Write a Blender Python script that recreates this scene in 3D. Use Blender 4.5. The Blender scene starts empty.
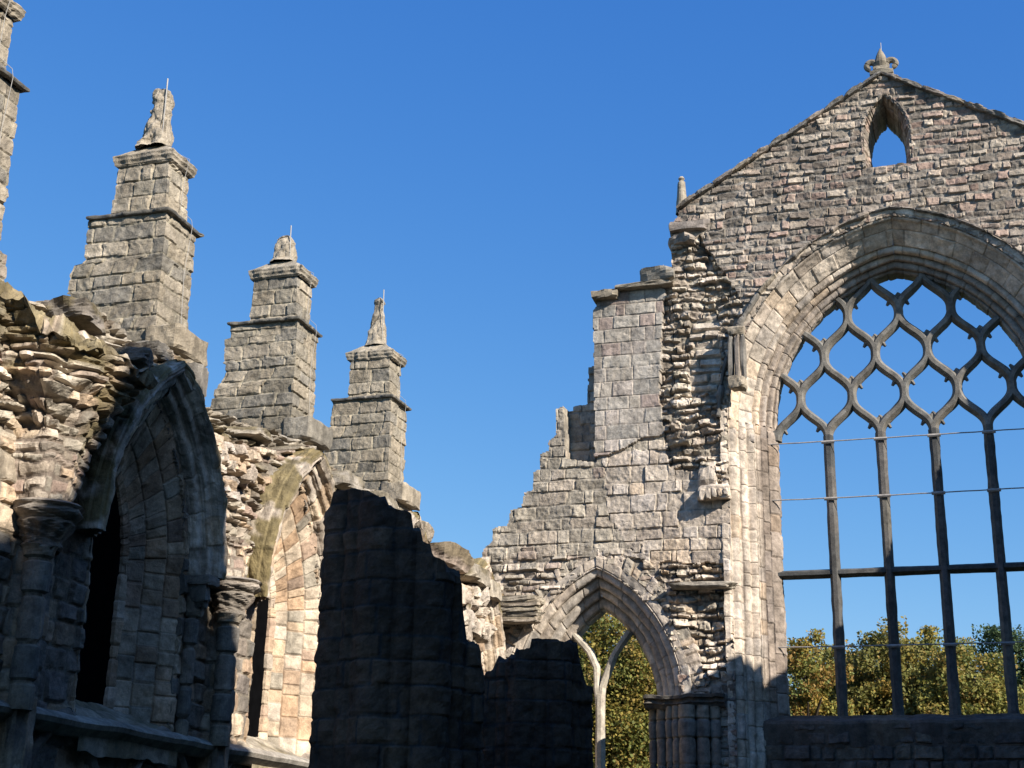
import bpy, math, random
import numpy as np
C = bpy.context
scene = C.scene
col = scene.collection
rs = np.random.RandomState

# ------------------------------------------------------------------ camera
CX, CY = 512.0, 384.0
VZ = np.array([605, -3850.0]); VY = np.array([980, 885.0])       # vanishing points of the verticals and of the nave axis
F = math.sqrt(-((VZ-[CX, CY]) @ (VY-[CX, CY])))
def _d(p):
    v = np.array([p[0]-CX, -(p[1]-CY), -F]); return v/np.linalg.norm(v)
_Z = _d(VZ); _Y = _d(VY); _X = np.cross(_Y, _Z)
ROT = np.array([_X, _Y, _Z]); EYE = np.array([0, 0, 1.6])
def east(px, py, Y=28.0):
    r = ROT @ _d((px, py)); p = EYE + r*(Y/r[1]); return p[0], p[2]
def north(px, py, X=-8.94):
    r = ROT @ _d((px, py)); p = EYE + r*(X/r[0]); return p[1], p[2]

# ------------------------------------------------------------------ noise
_T = rs(7).rand(256, 256).astype(np.float32)*2-1
def vnoise(x, y, seed=0):
    x = np.asarray(x, float)+seed*17.31; y = np.asarray(y, float)+seed*9.77
    xi = np.floor(x); yi = np.floor(y); fx = x-xi; fy = y-yi
    xi = xi.astype(int); yi = yi.astype(int)
    fx = fx*fx*(3-2*fx); fy = fy*fy*(3-2*fy)
    a = _T[xi & 255, yi & 255]; b = _T[(xi+1) & 255, yi & 255]
    c = _T[xi & 255, (yi+1) & 255]; d = _T[(xi+1) & 255, (yi+1) & 255]
    return (a*(1-fx)+b*fx)*(1-fy)+(c*(1-fx)+d*fx)*fy
def fbm(x, y, seed=0, oct=4, gain=.5):
    s = 0; a = 1; f = 1
    for i in range(oct):
        s = s+a*vnoise(x*f, y*f, seed+i*3); a *= gain; f *= 2.03
    return s
def sstep(a, b, x):
    t = np.clip((x-a)/(b-a), 0, 1); return t*t*(3-2*t)
def inpoly(u, v, poly):
    inside = np.zeros(u.shape, bool); n = len(poly)
    for i in range(n):
        x0, y0 = poly[i]; x1, y1 = poly[(i+1) % n]
        if y0 == y1: continue
        c = ((y0 > v) != (y1 > v)) & (u < (x1-x0)*(v-y0)/(y1-y0)+x0)
        inside ^= c
    return inside

# ------------------------------------------------------------------ object helpers
def tag(o, label=None, cat=None, group=None, kind=None):
    if label: o['label'] = label
    if cat: o['category'] = cat
    if group: o['group'] = group
    if kind: o['kind'] = kind
    return o
def thing(name, label, cat, loc, group=None):
    o = bpy.data.objects.new(name, None); o.empty_display_size = .3
    col.objects.link(o); o.location = loc
    return tag(o, label, cat, group)
def origin(o):
    p = np.zeros(3)
    while o is not None: p += np.array(o.location); o = o.parent
    return p
def make(name, V, faces, mat, parent=None, colr=None, smooth=False, loc=None):
    """one mesh object; faces: (M,4) int array or list of arrays"""
    V = np.asarray(V, np.float32).copy()
    base = origin(parent) if parent is not None else np.zeros(3)
    if loc is not None: base = base*0+np.array(loc)
    V -= base
    if not isinstance(faces, list): faces = [faces]
    faces = [np.asarray(f, np.int32) for f in faces if len(f)]
    me = bpy.data.meshes.new(name)
    me.vertices.add(len(V)); me.vertices.foreach_set('co', V.ravel())
    loops = np.concatenate([f.ravel() for f in faces])
    tot = np.concatenate([np.full(len(f), f.shape[1], np.int32) for f in faces])
    start = np.concatenate([[0], np.cumsum(tot)[:-1]]).astype(np.int32)
    me.loops.add(len(loops)); me.loops.foreach_set('vertex_index', loops)
    me.polygons.add(len(tot)); me.polygons.foreach_set('loop_start', start)
    me.polygons.foreach_set('use_smooth', np.full(len(tot), smooth, bool))
    if colr is not None:
        a = me.color_attributes.new('col', 'FLOAT_COLOR', 'POINT')
        c4 = np.ones((len(V), 4), np.float32); c4[:, :3] = np.clip(colr, 0, 1); a.data.foreach_set('color', c4.ravel())
    me.update(calc_edges=True); me.validate()
    me.materials.append(mat)
    o = bpy.data.objects.new(name, me); col.objects.link(o)
    if parent is not None: o.parent = parent
    if loc is not None: o.location = loc
    return o

# ------------------------------------------------------------------ materials
def newmat(name):
    m = bpy.data.materials.new(name); m.use_nodes = True
    nt = m.node_tree; b = nt.nodes['Principled BSDF']; b.inputs['Roughness'].default_value = .9
    b.inputs['Specular IOR Level'].default_value = .25
    return m, nt, b
def stone_material(name, bump=.5, scale=1.0):
    m, nt, b = newmat(name); N = nt.nodes; L = nt.links
    at = N.new('ShaderNodeAttribute'); at.attribute_name = 'col'
    tc = N.new('ShaderNodeTexCoord')
    n1 = N.new('ShaderNodeTexNoise'); n1.inputs['Scale'].default_value = 9*scale; n1.inputs['Detail'].default_value = 6; n1.inputs['Roughness'].default_value = .65
    n2 = N.new('ShaderNodeTexNoise'); n2.inputs['Scale'].default_value = 45*scale; n2.inputs['Detail'].default_value = 5; n2.inputs['Roughness'].default_value = .7
    for n in (n1, n2): L.new(tc.outputs['Object'], n.inputs['Vector'])
    r1 = N.new('ShaderNodeMapRange'); r1.inputs[1].default_value = .3; r1.inputs[2].default_value = .7; r1.inputs[3].default_value = .72; r1.inputs[4].default_value = 1.22
    L.new(n1.outputs['Fac'], r1.inputs[0])
    r2 = N.new('ShaderNodeMapRange'); r2.inputs[1].default_value = .3; r2.inputs[2].default_value = .7; r2.inputs[3].default_value = .8; r2.inputs[4].default_value = 1.15
    L.new(n2.outputs['Fac'], r2.inputs[0])
    mu = N.new('ShaderNodeMath'); mu.operation = 'MULTIPLY'; L.new(r1.outputs[0], mu.inputs[0]); L.new(r2.outputs[0], mu.inputs[1])
    vm = N.new('ShaderNodeVectorMath'); vm.operation = 'SCALE'; L.new(at.outputs['Color'], vm.inputs[0]); L.new(mu.outputs[0], vm.inputs['Scale'])
    mp = N.new('ShaderNodeMapping'); mp.inputs['Scale'].default_value = (2.2, 2.2, .55); L.new(tc.outputs['Object'], mp.inputs[0])
    n3 = N.new('ShaderNodeTexNoise'); n3.inputs['Scale'].default_value = 1.0; n3.inputs['Detail'].default_value = 9; n3.inputs['Roughness'].default_value = .68; L.new(mp.outputs[0], n3.inputs['Vector'])
    n4 = N.new('ShaderNodeTexNoise'); n4.inputs['Scale'].default_value = 4.2; n4.inputs['Detail'].default_value = 8; n4.inputs['Roughness'].default_value = .72; L.new(tc.outputs['Object'], n4.inputs['Vector'])
    r3 = N.new('ShaderNodeMapRange'); r3.inputs[1].default_value = .36; r3.inputs[2].default_value = .58; r3.inputs[3].default_value = .68; r3.inputs[4].default_value = 1.06; L.new(n3.outputs['Fac'], r3.inputs[0])
    r4 = N.new('ShaderNodeMapRange'); r4.inputs[1].default_value = .36; r4.inputs[2].default_value = .56; r4.inputs[3].default_value = .64; r4.inputs[4].default_value = 1.06; L.new(n4.outputs['Fac'], r4.inputs[0])
    mg = N.new('ShaderNodeMath'); mg.operation = 'MULTIPLY'; L.new(r3.outputs[0], mg.inputs[0]); L.new(r4.outputs[0], mg.inputs[1])
    vg = N.new('ShaderNodeVectorMath'); vg.operation = 'SCALE'; L.new(vm.outputs[0], vg.inputs[0]); L.new(mg.outputs[0], vg.inputs['Scale'])
    L.new(vg.outputs[0], b.inputs['Base Color'])
    ad = N.new('ShaderNodeMath'); ad.operation = 'ADD'; L.new(n1.outputs['Fac'], ad.inputs[0]); L.new(n2.outputs['Fac'], ad.inputs[1])
    bp = N.new('ShaderNodeBump'); bp.inputs['Strength'].default_value = bump; bp.inputs['Distance'].default_value = .025
    L.new(ad.outputs[0], bp.inputs['Height']); L.new(bp.outputs[0], b.inputs['Normal'])
    return m
def plain_material(name, c, rough=.8, metal=0, nscale=6, var=.25):
    m, nt, b = newmat(name); N = nt.nodes; L = nt.links
    tc = N.new('ShaderNodeTexCoord'); n = N.new('ShaderNodeTexNoise'); n.inputs['Scale'].default_value = nscale; n.inputs['Detail'].default_value = 5
    L.new(tc.outputs['Object'], n.inputs['Vector'])
    r = N.new('ShaderNodeValToRGB'); r.color_ramp.elements[0].position = .3; r.color_ramp.elements[1].position = .7
    r.color_ramp.elements[0].color = (*[x*(1-var) for x in c], 1); r.color_ramp.elements[1].color = (*[x*(1+var) for x in c], 1)
    L.new(n.outputs['Fac'], r.inputs[0]); L.new(r.outputs[0], b.inputs['Base Color'])
    b.inputs['Roughness'].default_value = rough; b.inputs['Metallic'].default_value = metal
    return m
STONE = stone_material('weathered_sandstone', .55)
DRESSED = stone_material('dressed_sandstone', .3)
DARKSTONE = stone_material('near_black_sandstone', .35)
IRON = plain_material('galvanised_iron', (.36, .33, .30), .6, .3, 14)
CABLE = plain_material('pale_cable', (.38, .36, .33), .5, 0, 9, .1)
BOARD = plain_material('black_boarding', (.004, .004, .0045), 1.0)
BOARD.node_tree.nodes['Principled BSDF'].inputs['Specular IOR Level'].default_value = 0
SLATE = plain_material('slate_slab', (.10, .10, .105), .75, 0, 7)
GRASS = plain_material('mown_grass', (.04, .055, .02), .95, 0, 3, .4)
BARK = plain_material('tree_bark', (.07, .052, .038), .95, 0, 5, .35)
def leaf_material():
    m, nt, b = newmat('autumn_leaves'); N = nt.nodes; L = nt.links
    at = N.new('ShaderNodeAttribute'); at.attribute_name = 'col'
    L.new(at.outputs['Color'], b.inputs['Base Color']); b.inputs['Roughness'].default_value = .6
    tr = N.new('ShaderNodeBsdfTranslucent'); L.new(at.outputs['Color'], tr.inputs['Color'])
    mx = N.new('ShaderNodeMixShader'); mx.inputs[0].default_value = .3
    L.new(b.outputs[0], mx.inputs[1]); L.new(tr.outputs[0], mx.inputs[2]); L.new(mx.outputs[0], N['Material Output'].inputs['Surface'])
    return m
LEAF = leaf_material()

# ------------------------------------------------------------------ masonry
P_GABLE = [(0.385, 0.303, 0.238), (0.429, 0.313, 0.248), (0.318, 0.266, 0.213), (0.501, 0.408, 0.314), (0.396, 0.329, 0.259), (0.334, 0.261, 0.213), (0.446, 0.351, 0.274), (0.278, 0.234, 0.193), (0.446, 0.313, 0.248), (0.401, 0.334, 0.274), (0.602, 0.501, 0.395), (0.223, 0.182, 0.146)]
P_PINK = [(.50, .435, .365), (.46, .405, .345), (.41, .32, .27), (.48, .425, .36), (.445, .385, .315), (.52, .46, .385), (.38, .34, .29), (.47, .40, .34)]
P_PALE = [(0.638, 0.533, 0.425), (0.604, 0.510, 0.412), (0.674, 0.568, 0.461), (0.534, 0.440, 0.352), (0.650, 0.510, 0.376), (0.581, 0.498, 0.419)]
P_GREY = [(0.455, 0.393, 0.308), (0.408, 0.352, 0.279), (0.503, 0.434, 0.342), (0.371, 0.323, 0.261), (0.479, 0.399, 0.314), (0.431, 0.340, 0.273)]
P_BUTT = [(0.367, 0.311, 0.234), (0.336, 0.286, 0.218), (0.398, 0.336, 0.255), (0.295, 0.256, 0.197), (0.357, 0.297, 0.218), (0.266, 0.237, 0.193)]
P_WARM = [(0.563, 0.415, 0.283), (0.604, 0.473, 0.340), (0.504, 0.358, 0.246), (0.623, 0.503, 0.377), (0.544, 0.368, 0.236), (0.574, 0.454, 0.349), (0.484, 0.348, 0.255)]
P_DARK = [(0.114, 0.076, 0.052), (0.140, 0.089, 0.058), (0.100, 0.067, 0.047), (0.121, 0.079, 0.051)]  # near-black base tones of the two nave pier stumps
P_DULL = [(.27, .23, .19), (.30, .26, .21), (.24, .205, .17), (.32, .27, .215)]
P_NSH = [(0.264, 0.226, 0.187), (0.308, 0.253, 0.204), (0.220, 0.198, 0.171), (0.352, 0.292, 0.220), (0.275, 0.231, 0.198)]
MOSS = np.array((.135, .105, .045))
class Courses:
    def __init__(s, seed, u0, u1, v0, v1, hr, wr, jit=0):
        r = rs(seed); v = [v0]
        while v[-1] < v1: v.append(v[-1]+r.uniform(*hr))
        s.v = np.array(v); J = []
        for k in range(len(v)-1):
            u = u0-r.uniform(0, wr[1]); a = [u]
            while a[-1] < u1: a.append(a[-1]+(r.uniform(*wr) if r.rand() > .25 else wr[0]*r.uniform(.6, 1.1)))
            J.append(np.array(a)+k*1000.0+300)
        s.J = np.concatenate(J); s.jit = jit
        n = len(s.J)+2; s.r = r.rand(n, 6).astype(np.float32)
    def q(s, u, v):
        k = np.clip(np.searchsorted(s.v, v)-1, 0, len(s.v)-2)
        i = np.clip(np.searchsorted(s.J, k*1000.0+300+u)-1, 0, len(s.J)-2)
        a = s.J[i]-k*1000.0-300; b = s.J[i+1]-k*1000.0-300
        b = np.where(b-a > 50, a+.4, b)
        v0 = s.v[k]; v1 = s.v[k+1]; h = v1-v0
        if s.jit:
            v0 = v0+s.r[i, 4]*s.jit*h; v1 = v1-s.r[i, 5]*s.jit*h
        return i, u-a, b-u, v-v0, v1-v
def masonry(L, u, v, pal, amp=.02, rec=.025, mort=.008, bev=.03, rnd=.04, tilt=.03, rough=.008, warp=(.02, .012), seed=0, mcol=(.30, .26, .21), jitter=.14, fnoise=9):
    uu = u+warp[0]*fbm(u*2.2, v*2.2, seed+1, 3); vv = v+warp[1]*fbm(u*2.0, v*2.0, seed+5, 3)
    i, a, b, c, d = L.q(uu, vv)
    du = np.minimum(a, b); dv = np.minimum(c, d)
    e = rnd-np.hypot(np.maximum(rnd-du, 0), np.maximum(rnd-dv, 0))
    e = np.where((du < 0) | (dv < 0), -.01, e)
    e = e+.006*fbm(u*14, v*14, seed+9, 2)
    s = sstep(mort, mort+bev, e)
    r = L.r
    off = (r[i, 0]-.5)*2*amp
    tl = (r[i, 1]-.5)*tilt*np.clip((a-b), -.5, .5)+(r[i, 2]-.5)*tilt*2*np.clip((c-d), -.4, .4)
    h = -rec*(1-s)+s*(off+tl)+rough*fbm(u*fnoise, v*fnoise, seed+13, 4)
    p = np.array(pal); ci = (r[i, 3]*len(pal)).astype(int) % len(pal)
    cc = p[ci]*(1+(r[i, 0]-.5)*2*jitter)[..., None]
    st = 1+.16*fbm(u*.9, v*.9, seed+21, 4)
    cc = cc*st[..., None]
    m = np.array(mcol)*(1+.15*fbm(u*5, v*5, seed+31, 2))[..., None]
    sm = sstep(mort-.004, mort+.012, e)[..., None]
    return h, m*(1-sm)+cc*sm
def grid_faces(nv, nu, off=0, wrap=False):
    i = np.arange(nv-1)[:, None]*nu; j = np.arange(nu if wrap else nu-1)[None, :]
    j2 = (j+1) % nu
    return np.stack([i+j, i+j2, i+nu+j2, i+nu+j], -1).reshape(-1, 4)+off
def panel(name, parent, mat, us, vs, O, U, V, N, hfun, keep, thick, label=None, flip=False):
    """relief masonry on a plane: every stone stands out of the surface, edges are returned by 'thick'"""
    us = np.asarray(us); vs = np.asarray(vs)
    u, v = np.meshgrid(us, vs)
    h, cc = hfun(u, v)
    O, U, V, N = [np.array(x, float) for x in (O, U, V, N)]
    P = O+u[..., None]*U+v[..., None]*V+h[..., None]*N
    uc = (u[:-1, :-1]+u[1:, 1:])/2; vc = (v[:-1, :-1]+v[1:, 1:])/2
    k = keep(uc, vc).ravel()
    fs = grid_faces(len(vs), len(us))[k]
    if np.dot(np.cross(U, V), N) < 0: fs = fs[:, ::-1]
    used = np.zeros(P.shape[0]*P.shape[1], bool); used[fs.ravel()] = True
    mp = np.cumsum(used)-1
    X = P.reshape(-1, 3)[used]; cx = cc.reshape(-1, 3)[used]; fs = mp[fs]
    E = np.concatenate([fs[:, [0, 1]], fs[:, [1, 2]], fs[:, [2, 3]], fs[:, [3, 0]]])
    key = np.sort(E, 1); kk = key[:, 0].astype(np.int64)*len(X)+key[:, 1]
    _, idx, cnt = np.unique(kk, return_index=True, return_counts=True)
    B = E[idx[cnt == 1]]
    bu = np.unique(B); mb = np.full(len(X), -1); mb[bu] = np.arange(len(bu))
    n0 = len(X)
    steps = 3 if thick > .2 else 1
    allX = [X]; allc = [cx]; F_ = [fs]; prev = np.arange(n0)
    Xb = X[bu]; hb = (Xb-O) @ N
    for s in range(1, steps+1):
        t = s/steps
        ptb = Xb-N[None]*(thick*t+hb*t)[:, None]
        w = .02*vnoise(Xb[:, 0]*7+Xb[:, 1]*5, Xb[:, 2]*7+s*3.3, 5)*(0 if s == steps else 1)
        allX.append(ptb+w[:, None]*V); allc.append(cx[bu]*.95)
        base = n0+(s-1)*len(bu)
        cur = base+mb
        F_.append(np.stack([B[:, 1], B[:, 0], cur[B[:, 0]], cur[B[:, 1]]], -1) if s == 1 else np.stack([prv[B[:, 1]], prv[B[:, 0]], cur[B[:, 0]], cur[B[:, 1]]], -1))
        prv = cur
    st = 6
    u2, v2 = np.meshgrid(us[::st], vs[::st])
    P2 = O+u2[..., None]*U+v2[..., None]*V-N*(thick*.98)
    k2 = keep((u2[:-1, :-1]+u2[1:, 1:])/2, (v2[:-1, :-1]+v2[1:, 1:])/2).ravel()
    f2 = grid_faces(u2.shape[0], u2.shape[1], sum(len(a) for a in allX))[k2][:, ::-1]
    allX.append(P2.reshape(-1, 3)); allc.append(np.full((P2.shape[0]*P2.shape[1], 3), .25)); F_.append(f2)
    o = make(name, np.concatenate(allX), F_, mat, parent, np.concatenate(allc))
    if label: o['label'] = label
    return o
def loft(name, parent, mat, foot, zs, L, pal, top=None, closed=True, mk={}, post=None, label=None, capn=6):
    """masonry shell round a footprint foot(z) -> pts, normals, s; optionally broken off at top(x, y)"""
    zs = np.asarray(zs, float); rows = []; nr = []; ss = []
    for z in zs:
        p, n, s = foot(z); rows.append(p); nr.append(n); ss.append(s)
    P = np.array(rows); Nn = np.array(nr); S = np.array(ss)
    z = np.repeat(zs[:, None], P.shape[1], 1)
    if top is not None:
        zt = top(P[..., 0], P[..., 1]); z = np.minimum(z, zt)
    h, cc = masonry(L, S, z, pal, **mk)
    if post is not None: h, cc = post(S, z, h, cc, P, Nn)
    X = np.concatenate([P+Nn*h[..., None], z[..., None]], -1)
    nu = P.shape[1]
    F_ = [grid_faces(len(zs), nu, 0, True)]
    X_ = [X.reshape(-1, 3)]; c_ = [cc.reshape(-1, 3)]
    f = F_[0]; zz = X_[0][:, 2]
    if top is not None:
        q = zz[f]; F_[0] = f[(q.max(1)-q.min(1)) > 1e-5]
    last = X[-1]; cen = last[:, :2].mean(0); base = (len(zs)-1)*nu; n0 = len(X_[0])
    prev = np.arange(nu)+base
    for i in range(1, capn+1):
        t = 1-i/capn; pp = cen+(last[:, :2]-cen)*max(t, .02)
        if top is not None: zc = top(pp[:, 0], pp[:, 1])+.07*fbm(pp[:, 0]*6, pp[:, 1]*6, 3, 4)
        else: zc = np.full(nu, zs[-1])+.012*vnoise(pp[:, 0]*9, pp[:, 1]*9, 3)
        X_.append(np.concatenate([pp, zc[:, None]], 1)); c_.append(cc[-1]*(1+.45*fbm(pp[:, 0]*5, pp[:, 1]*5, 11, 4))[:, None])
        cur = np.arange(nu)+n0+(i-1)*nu
        a = np.arange(nu); b = (a+1) % nu
        F_.append(np.stack([prev[a], prev[b], cur[b], cur[a]], -1)); prev = cur
    o = make(name, np.concatenate(X_), F_, mat, parent, np.concatenate(c_))
    if label: o['label'] = label
    return o
def rect_foot(fn, ds=.025, nominal=None):
    """fn(z) -> x0,x1,y0,y1"""
    x0, x1, y0, y1 = nominal; nx = max(3, int((x1-x0)/ds)); ny = max(3, int((y1-y0)/ds))
    def foot(z):
        a0, a1, b0, b1 = fn(z)
        t = np.linspace(0, 1, nx, endpoint=False); s = np.linspace(0, 1, ny, endpoint=False)
        px = np.concatenate([a0+(a1-a0)*t, np.full(ny, a1), a1-(a1-a0)*t, np.full(ny, a0)])
        py = np.concatenate([np.full(nx, b0), b0+(b1-b0)*s, np.full(nx, b1), b1-(b1-b0)*s])
        n = np.zeros((len(px), 2)); n[:nx, 1] = -1; n[nx:nx+ny, 0] = 1; n[nx+ny:2*nx+ny, 1] = 1; n[2*nx+ny:, 0] = -1
        for k in (0, nx, nx+ny, 2*nx+ny): n[k] = (n[k]+n[k-1])*.72
        p = np.stack([px, py], 1); d = np.hypot(*np.diff(np.vstack([p, p[:1]]), axis=0).T)
        return p, n, np.concatenate([[0], np.cumsum(d)[:-1]])
    return foot
def poly_foot(th, rfun, cx, cy, sx=1, sy=1):
    def foot(z):
        r = rfun(th, z); p = np.stack([cx+sx*r*np.cos(th), cy+sy*r*np.sin(th)], 1)
        t = np.roll(p, -1, 0)-np.roll(p, 1, 0); n = np.stack([t[:, 1], -t[:, 0]], 1); n /= np.linalg.norm(n, axis=1)[:, None]+1e-9
        d = np.hypot(*np.diff(np.vstack([p, p[:1]]), axis=0).T)
        return p, n, np.concatenate([[0], np.cumsum(d)[:-1]])
    return foot

# ------------------------------------------------------------------ arches
def resample(pts, step):
    pts = np.array(pts, float); out = []; tid = []
    for i in range(len(pts)-1):
        n = max(1, int(np.ceil(np.linalg.norm(pts[i+1]-pts[i])/step)))
        t = np.linspace(0, 1, n, endpoint=False)[:, None]
        out.append(pts[i]*(1-t)+pts[i+1]*t); tid += [i]*n
    out.append(pts[-1:]); tid.append(len(pts)-2)
    return np.concatenate(out), np.array(tid)
def arch_sweep(name, parent, mat, uc, zs, zb, R, c, prof, O, U, N, pal, splits, step=.025, blk=.35, seed=1, roll=None, jambs=True, sides=(1, 1), rough=.01, jitter=.15, joint=.012, palfn=None, jamb_amp=1, arc_amp=1, roll_arc=None, post=None, label=None):
    """moulded pointed arch: prof = list of (r, depth); r is added to the radius R, depth goes into the wall (-N)"""
    O, U, N = [np.array(x, float) for x in (O, U, N)]
    pr, tid = resample(prof, step)
    nt = len(pr); tl = np.concatenate([[0], np.cumsum(np.hypot(*np.diff(pr, axis=0).T))])
    arcL = R*math.acos(c/R); na = max(8, int(arcL/step)); nj = max(2, int((zs-zb)/step)) if jambs else 0
    Lj = (zs-zb) if jambs else 0
    d = np.gradient(pr, axis=0); nn = np.stack([d[:, 1], -d[:, 0]], 1); nn /= np.linalg.norm(nn, axis=1)[:, None]+1e-9
    objs_X = []; objs_c = []; F_ = []; off = 0
    band = np.searchsorted(np.array(splits), pr[:, 0]) if splits else np.zeros(nt, int)
    rg = rs(seed)
    for side in (0, 1):
        if not sides[side]: continue
        sj = np.linspace(0, Lj, nj, endpoint=False) if nj else np.zeros(0)
        fa = np.linspace(0, 1, na)
        s_len = np.concatenate([sj, Lj+fa*arcL]); isj = np.concatenate([np.ones(nj), np.zeros(na)])
        S = np.repeat(s_len[:, None], nt, 1); T = np.repeat(tl[None], len(s_len), 0)
        # stones: joints per band
        nb = band.max()+1; bid = np.zeros(S.shape, int); je = np.full(S.shape, 9.0)
        tot = Lj+arcL; base = 0
        for b in range(nb):
            m = np.repeat((band == b)[None], len(s_len), 0)
            J = [-.01]; rj = rs(seed*13+side*7+b*31)
            while J[-1] < tot: J.append(J[-1]+blk*rj.uniform(.6, 1.35))
            J = np.array(J); k = np.clip(np.searchsorted(J, S)-1, 0, len(J)-2)
            e = np.minimum(S-J[k], J[k+1]-S)
            bid = np.where(m, base+k, bid); je = np.where(m, e, je); base += len(J)
        bch = np.concatenate([[False], np.diff(band) != 0]); tb = tl[bch]
        if len(tb):
            dt = np.min(np.abs(tl[:, None]-tb[None]), 1); je = np.minimum(je, dt[None])
        rr = rs(seed*5+side).rand(base+2, 4)
        disp = rough*fbm(S*6+side*40, T*6, seed, 4)+(rr[bid, 0]-.5)*rough*1.6-joint*(1-sstep(.004, .022, je))
        if roll is not None:
            amp = np.where(isj[:, None] > .5, jamb_amp, arc_amp)
            disp = disp+amp*np.where(isj[:, None] > .5, roll(pr[:, 0])[None], (roll_arc or roll)(pr[:, 0])[None])
        r = pr[None, :, 0]+disp*nn[None, :, 0]; dep = pr[None, :, 1]+disp*nn[None, :, 1]
        phi = np.zeros(S.shape); Rr = np.maximum(R+r, c+.001)
        pm = np.arccos(np.clip(c/Rr, -1, 1))
        phi[nj:] = fa[:, None]*pm[nj:]
        ul = -(Rr*np.cos(phi)-c); z = zs+Rr*np.sin(phi)
        if nj: z[:nj] = zb+s_len[:nj, None]
        sg = 1 if side == 0 else -1
        u = uc+sg*ul
        X = O+u[..., None]*U-dep[..., None]*N; X[..., 2] += z
        pp = np.array(pal); ci = (rr[bid, 1]*len(pal)).astype(int) % len(pal)
        cc = pp[ci]*(1+(rr[bid, 2]-.5)*2*jitter)[..., None]
        if palfn is not None: cc = cc*palfn(pr[:, 0], S, T, isj[:, None])
        cc = cc*(1+.15*fbm(S*1.5, T*3, seed+3, 3))[..., None]*(1-.3*(1-sstep(.002, .014, je)))[..., None]
        if post is not None: X, cc = post(X, cc, side, phi, pr)
        f = grid_faces(len(s_len), nt, off)
        if side == 1: f = f[:, ::-1]
        objs_X.append(X.reshape(-1, 3)); objs_c.append(cc.reshape(-1, 3)); F_.append(f); off += len(objs_X[-1])
    o = make(name, np.concatenate(objs_X), F_, mat, parent, np.concatenate(objs_c))
    if label: o['label'] = label
    return o
def arch_inside(u, v, uc, zs, zb, R, c):
    ul = np.abs(u-uc)
    return (v > zb) & (((v <= zs) & (ul < R-c)) | ((v > zs) & (np.hypot(ul+c, v-zs) < R)))

# ------------------------------------------------------------------ bars and small solids
def bar(pts, w, d, Yn, pal, seed=0, step=.05, prof=None):
    """chamfered stone bar along a polyline in an XZ plane; returns verts, faces, colours (depth along Y)"""
    pts, _ = resample(pts, step)
    t = np.gradient(pts, axis=0); t /= np.linalg.norm(t, axis=1)[:, None]+1e-9
    n = np.stack([-t[:, 1], t[:, 0]], 1)
    pf = prof or [(-.5, -.12), (-.2, -.5), (.2, -.5), (.5, -.12), (.5, .12), (.2, .5), (-.2, .5), (-.5, .12)]
    pf = np.array(pf)*[w, d]; k = len(pf)
    s = np.concatenate([[0], np.cumsum(np.hypot(*np.diff(pts, axis=0).T))])
    wob = 1+.07*fbm(s*3, s*0+seed*3.3, seed, 3)
    X = np.zeros((len(pts), k, 3))
    X[..., 0] = pts[:, None, 0]+n[:, None, 0]*pf[None, :, 0]*wob[:, None]
    X[..., 2] = pts[:, None, 1]+n[:, None, 1]*pf[None, :, 0]*wob[:, None]
    X[..., 1] = Yn+pf[None, :, 1]
    r = rs(seed); b = (s/.7+r.rand()).astype(int); c = np.array(pal)[(r.rand(b.max()+2)*len(pal)).astype(int)][b]
    c = np.repeat(c[:, None], k, 1)
    f = grid_faces(len(pts), k, 0, True)
    ends = [np.arange(k)[::-1][None], (np.arange(k)+(len(pts)-1)*k)[None]]
    return X.reshape(-1, 3), [f]+ends, c.reshape(-1, 3)
def merge(parts):
    V = []; Fs = []; Cc = []; o = 0
    for v, f, c in parts:
        V.append(v); Cc.append(c)
        for a in f: Fs.append(np.asarray(a)+o)
        o += len(v)
    by = {}
    for a in Fs: by.setdefault(a.shape[1], []).append(a)
    return np.concatenate(V), [np.concatenate(x) for x in by.values()], np.concatenate(Cc)
def tube(pts, r, k=6):
    pts = np.array(pts, float); t = np.gradient(pts, axis=0); t /= np.linalg.norm(t, axis=1)[:, None]+1e-9
    ref = np.where(np.abs(t[:, 2:3]) > .9, np.array([[1., 0, 0]]), np.array([[0, 0, 1.]]))
    a = np.cross(t, ref); a /= np.linalg.norm(a, axis=1)[:, None]; b = np.cross(t, a)
    r = np.broadcast_to(np.asarray(r, float), (len(pts),))
    th = np.arange(k)*2*math.pi/k
    X = pts[:, None]+r[:, None, None]*(a[:, None]*np.cos(th)[None, :, None]+b[:, None]*np.sin(th)[None, :, None])
    return X.reshape(-1, 3), [grid_faces(len(pts), k, 0, True), np.arange(k)[::-1][None], (np.arange(k)+(len(pts)-1)*k)[None]], np.full((len(pts)*k, 3), .3)
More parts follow.
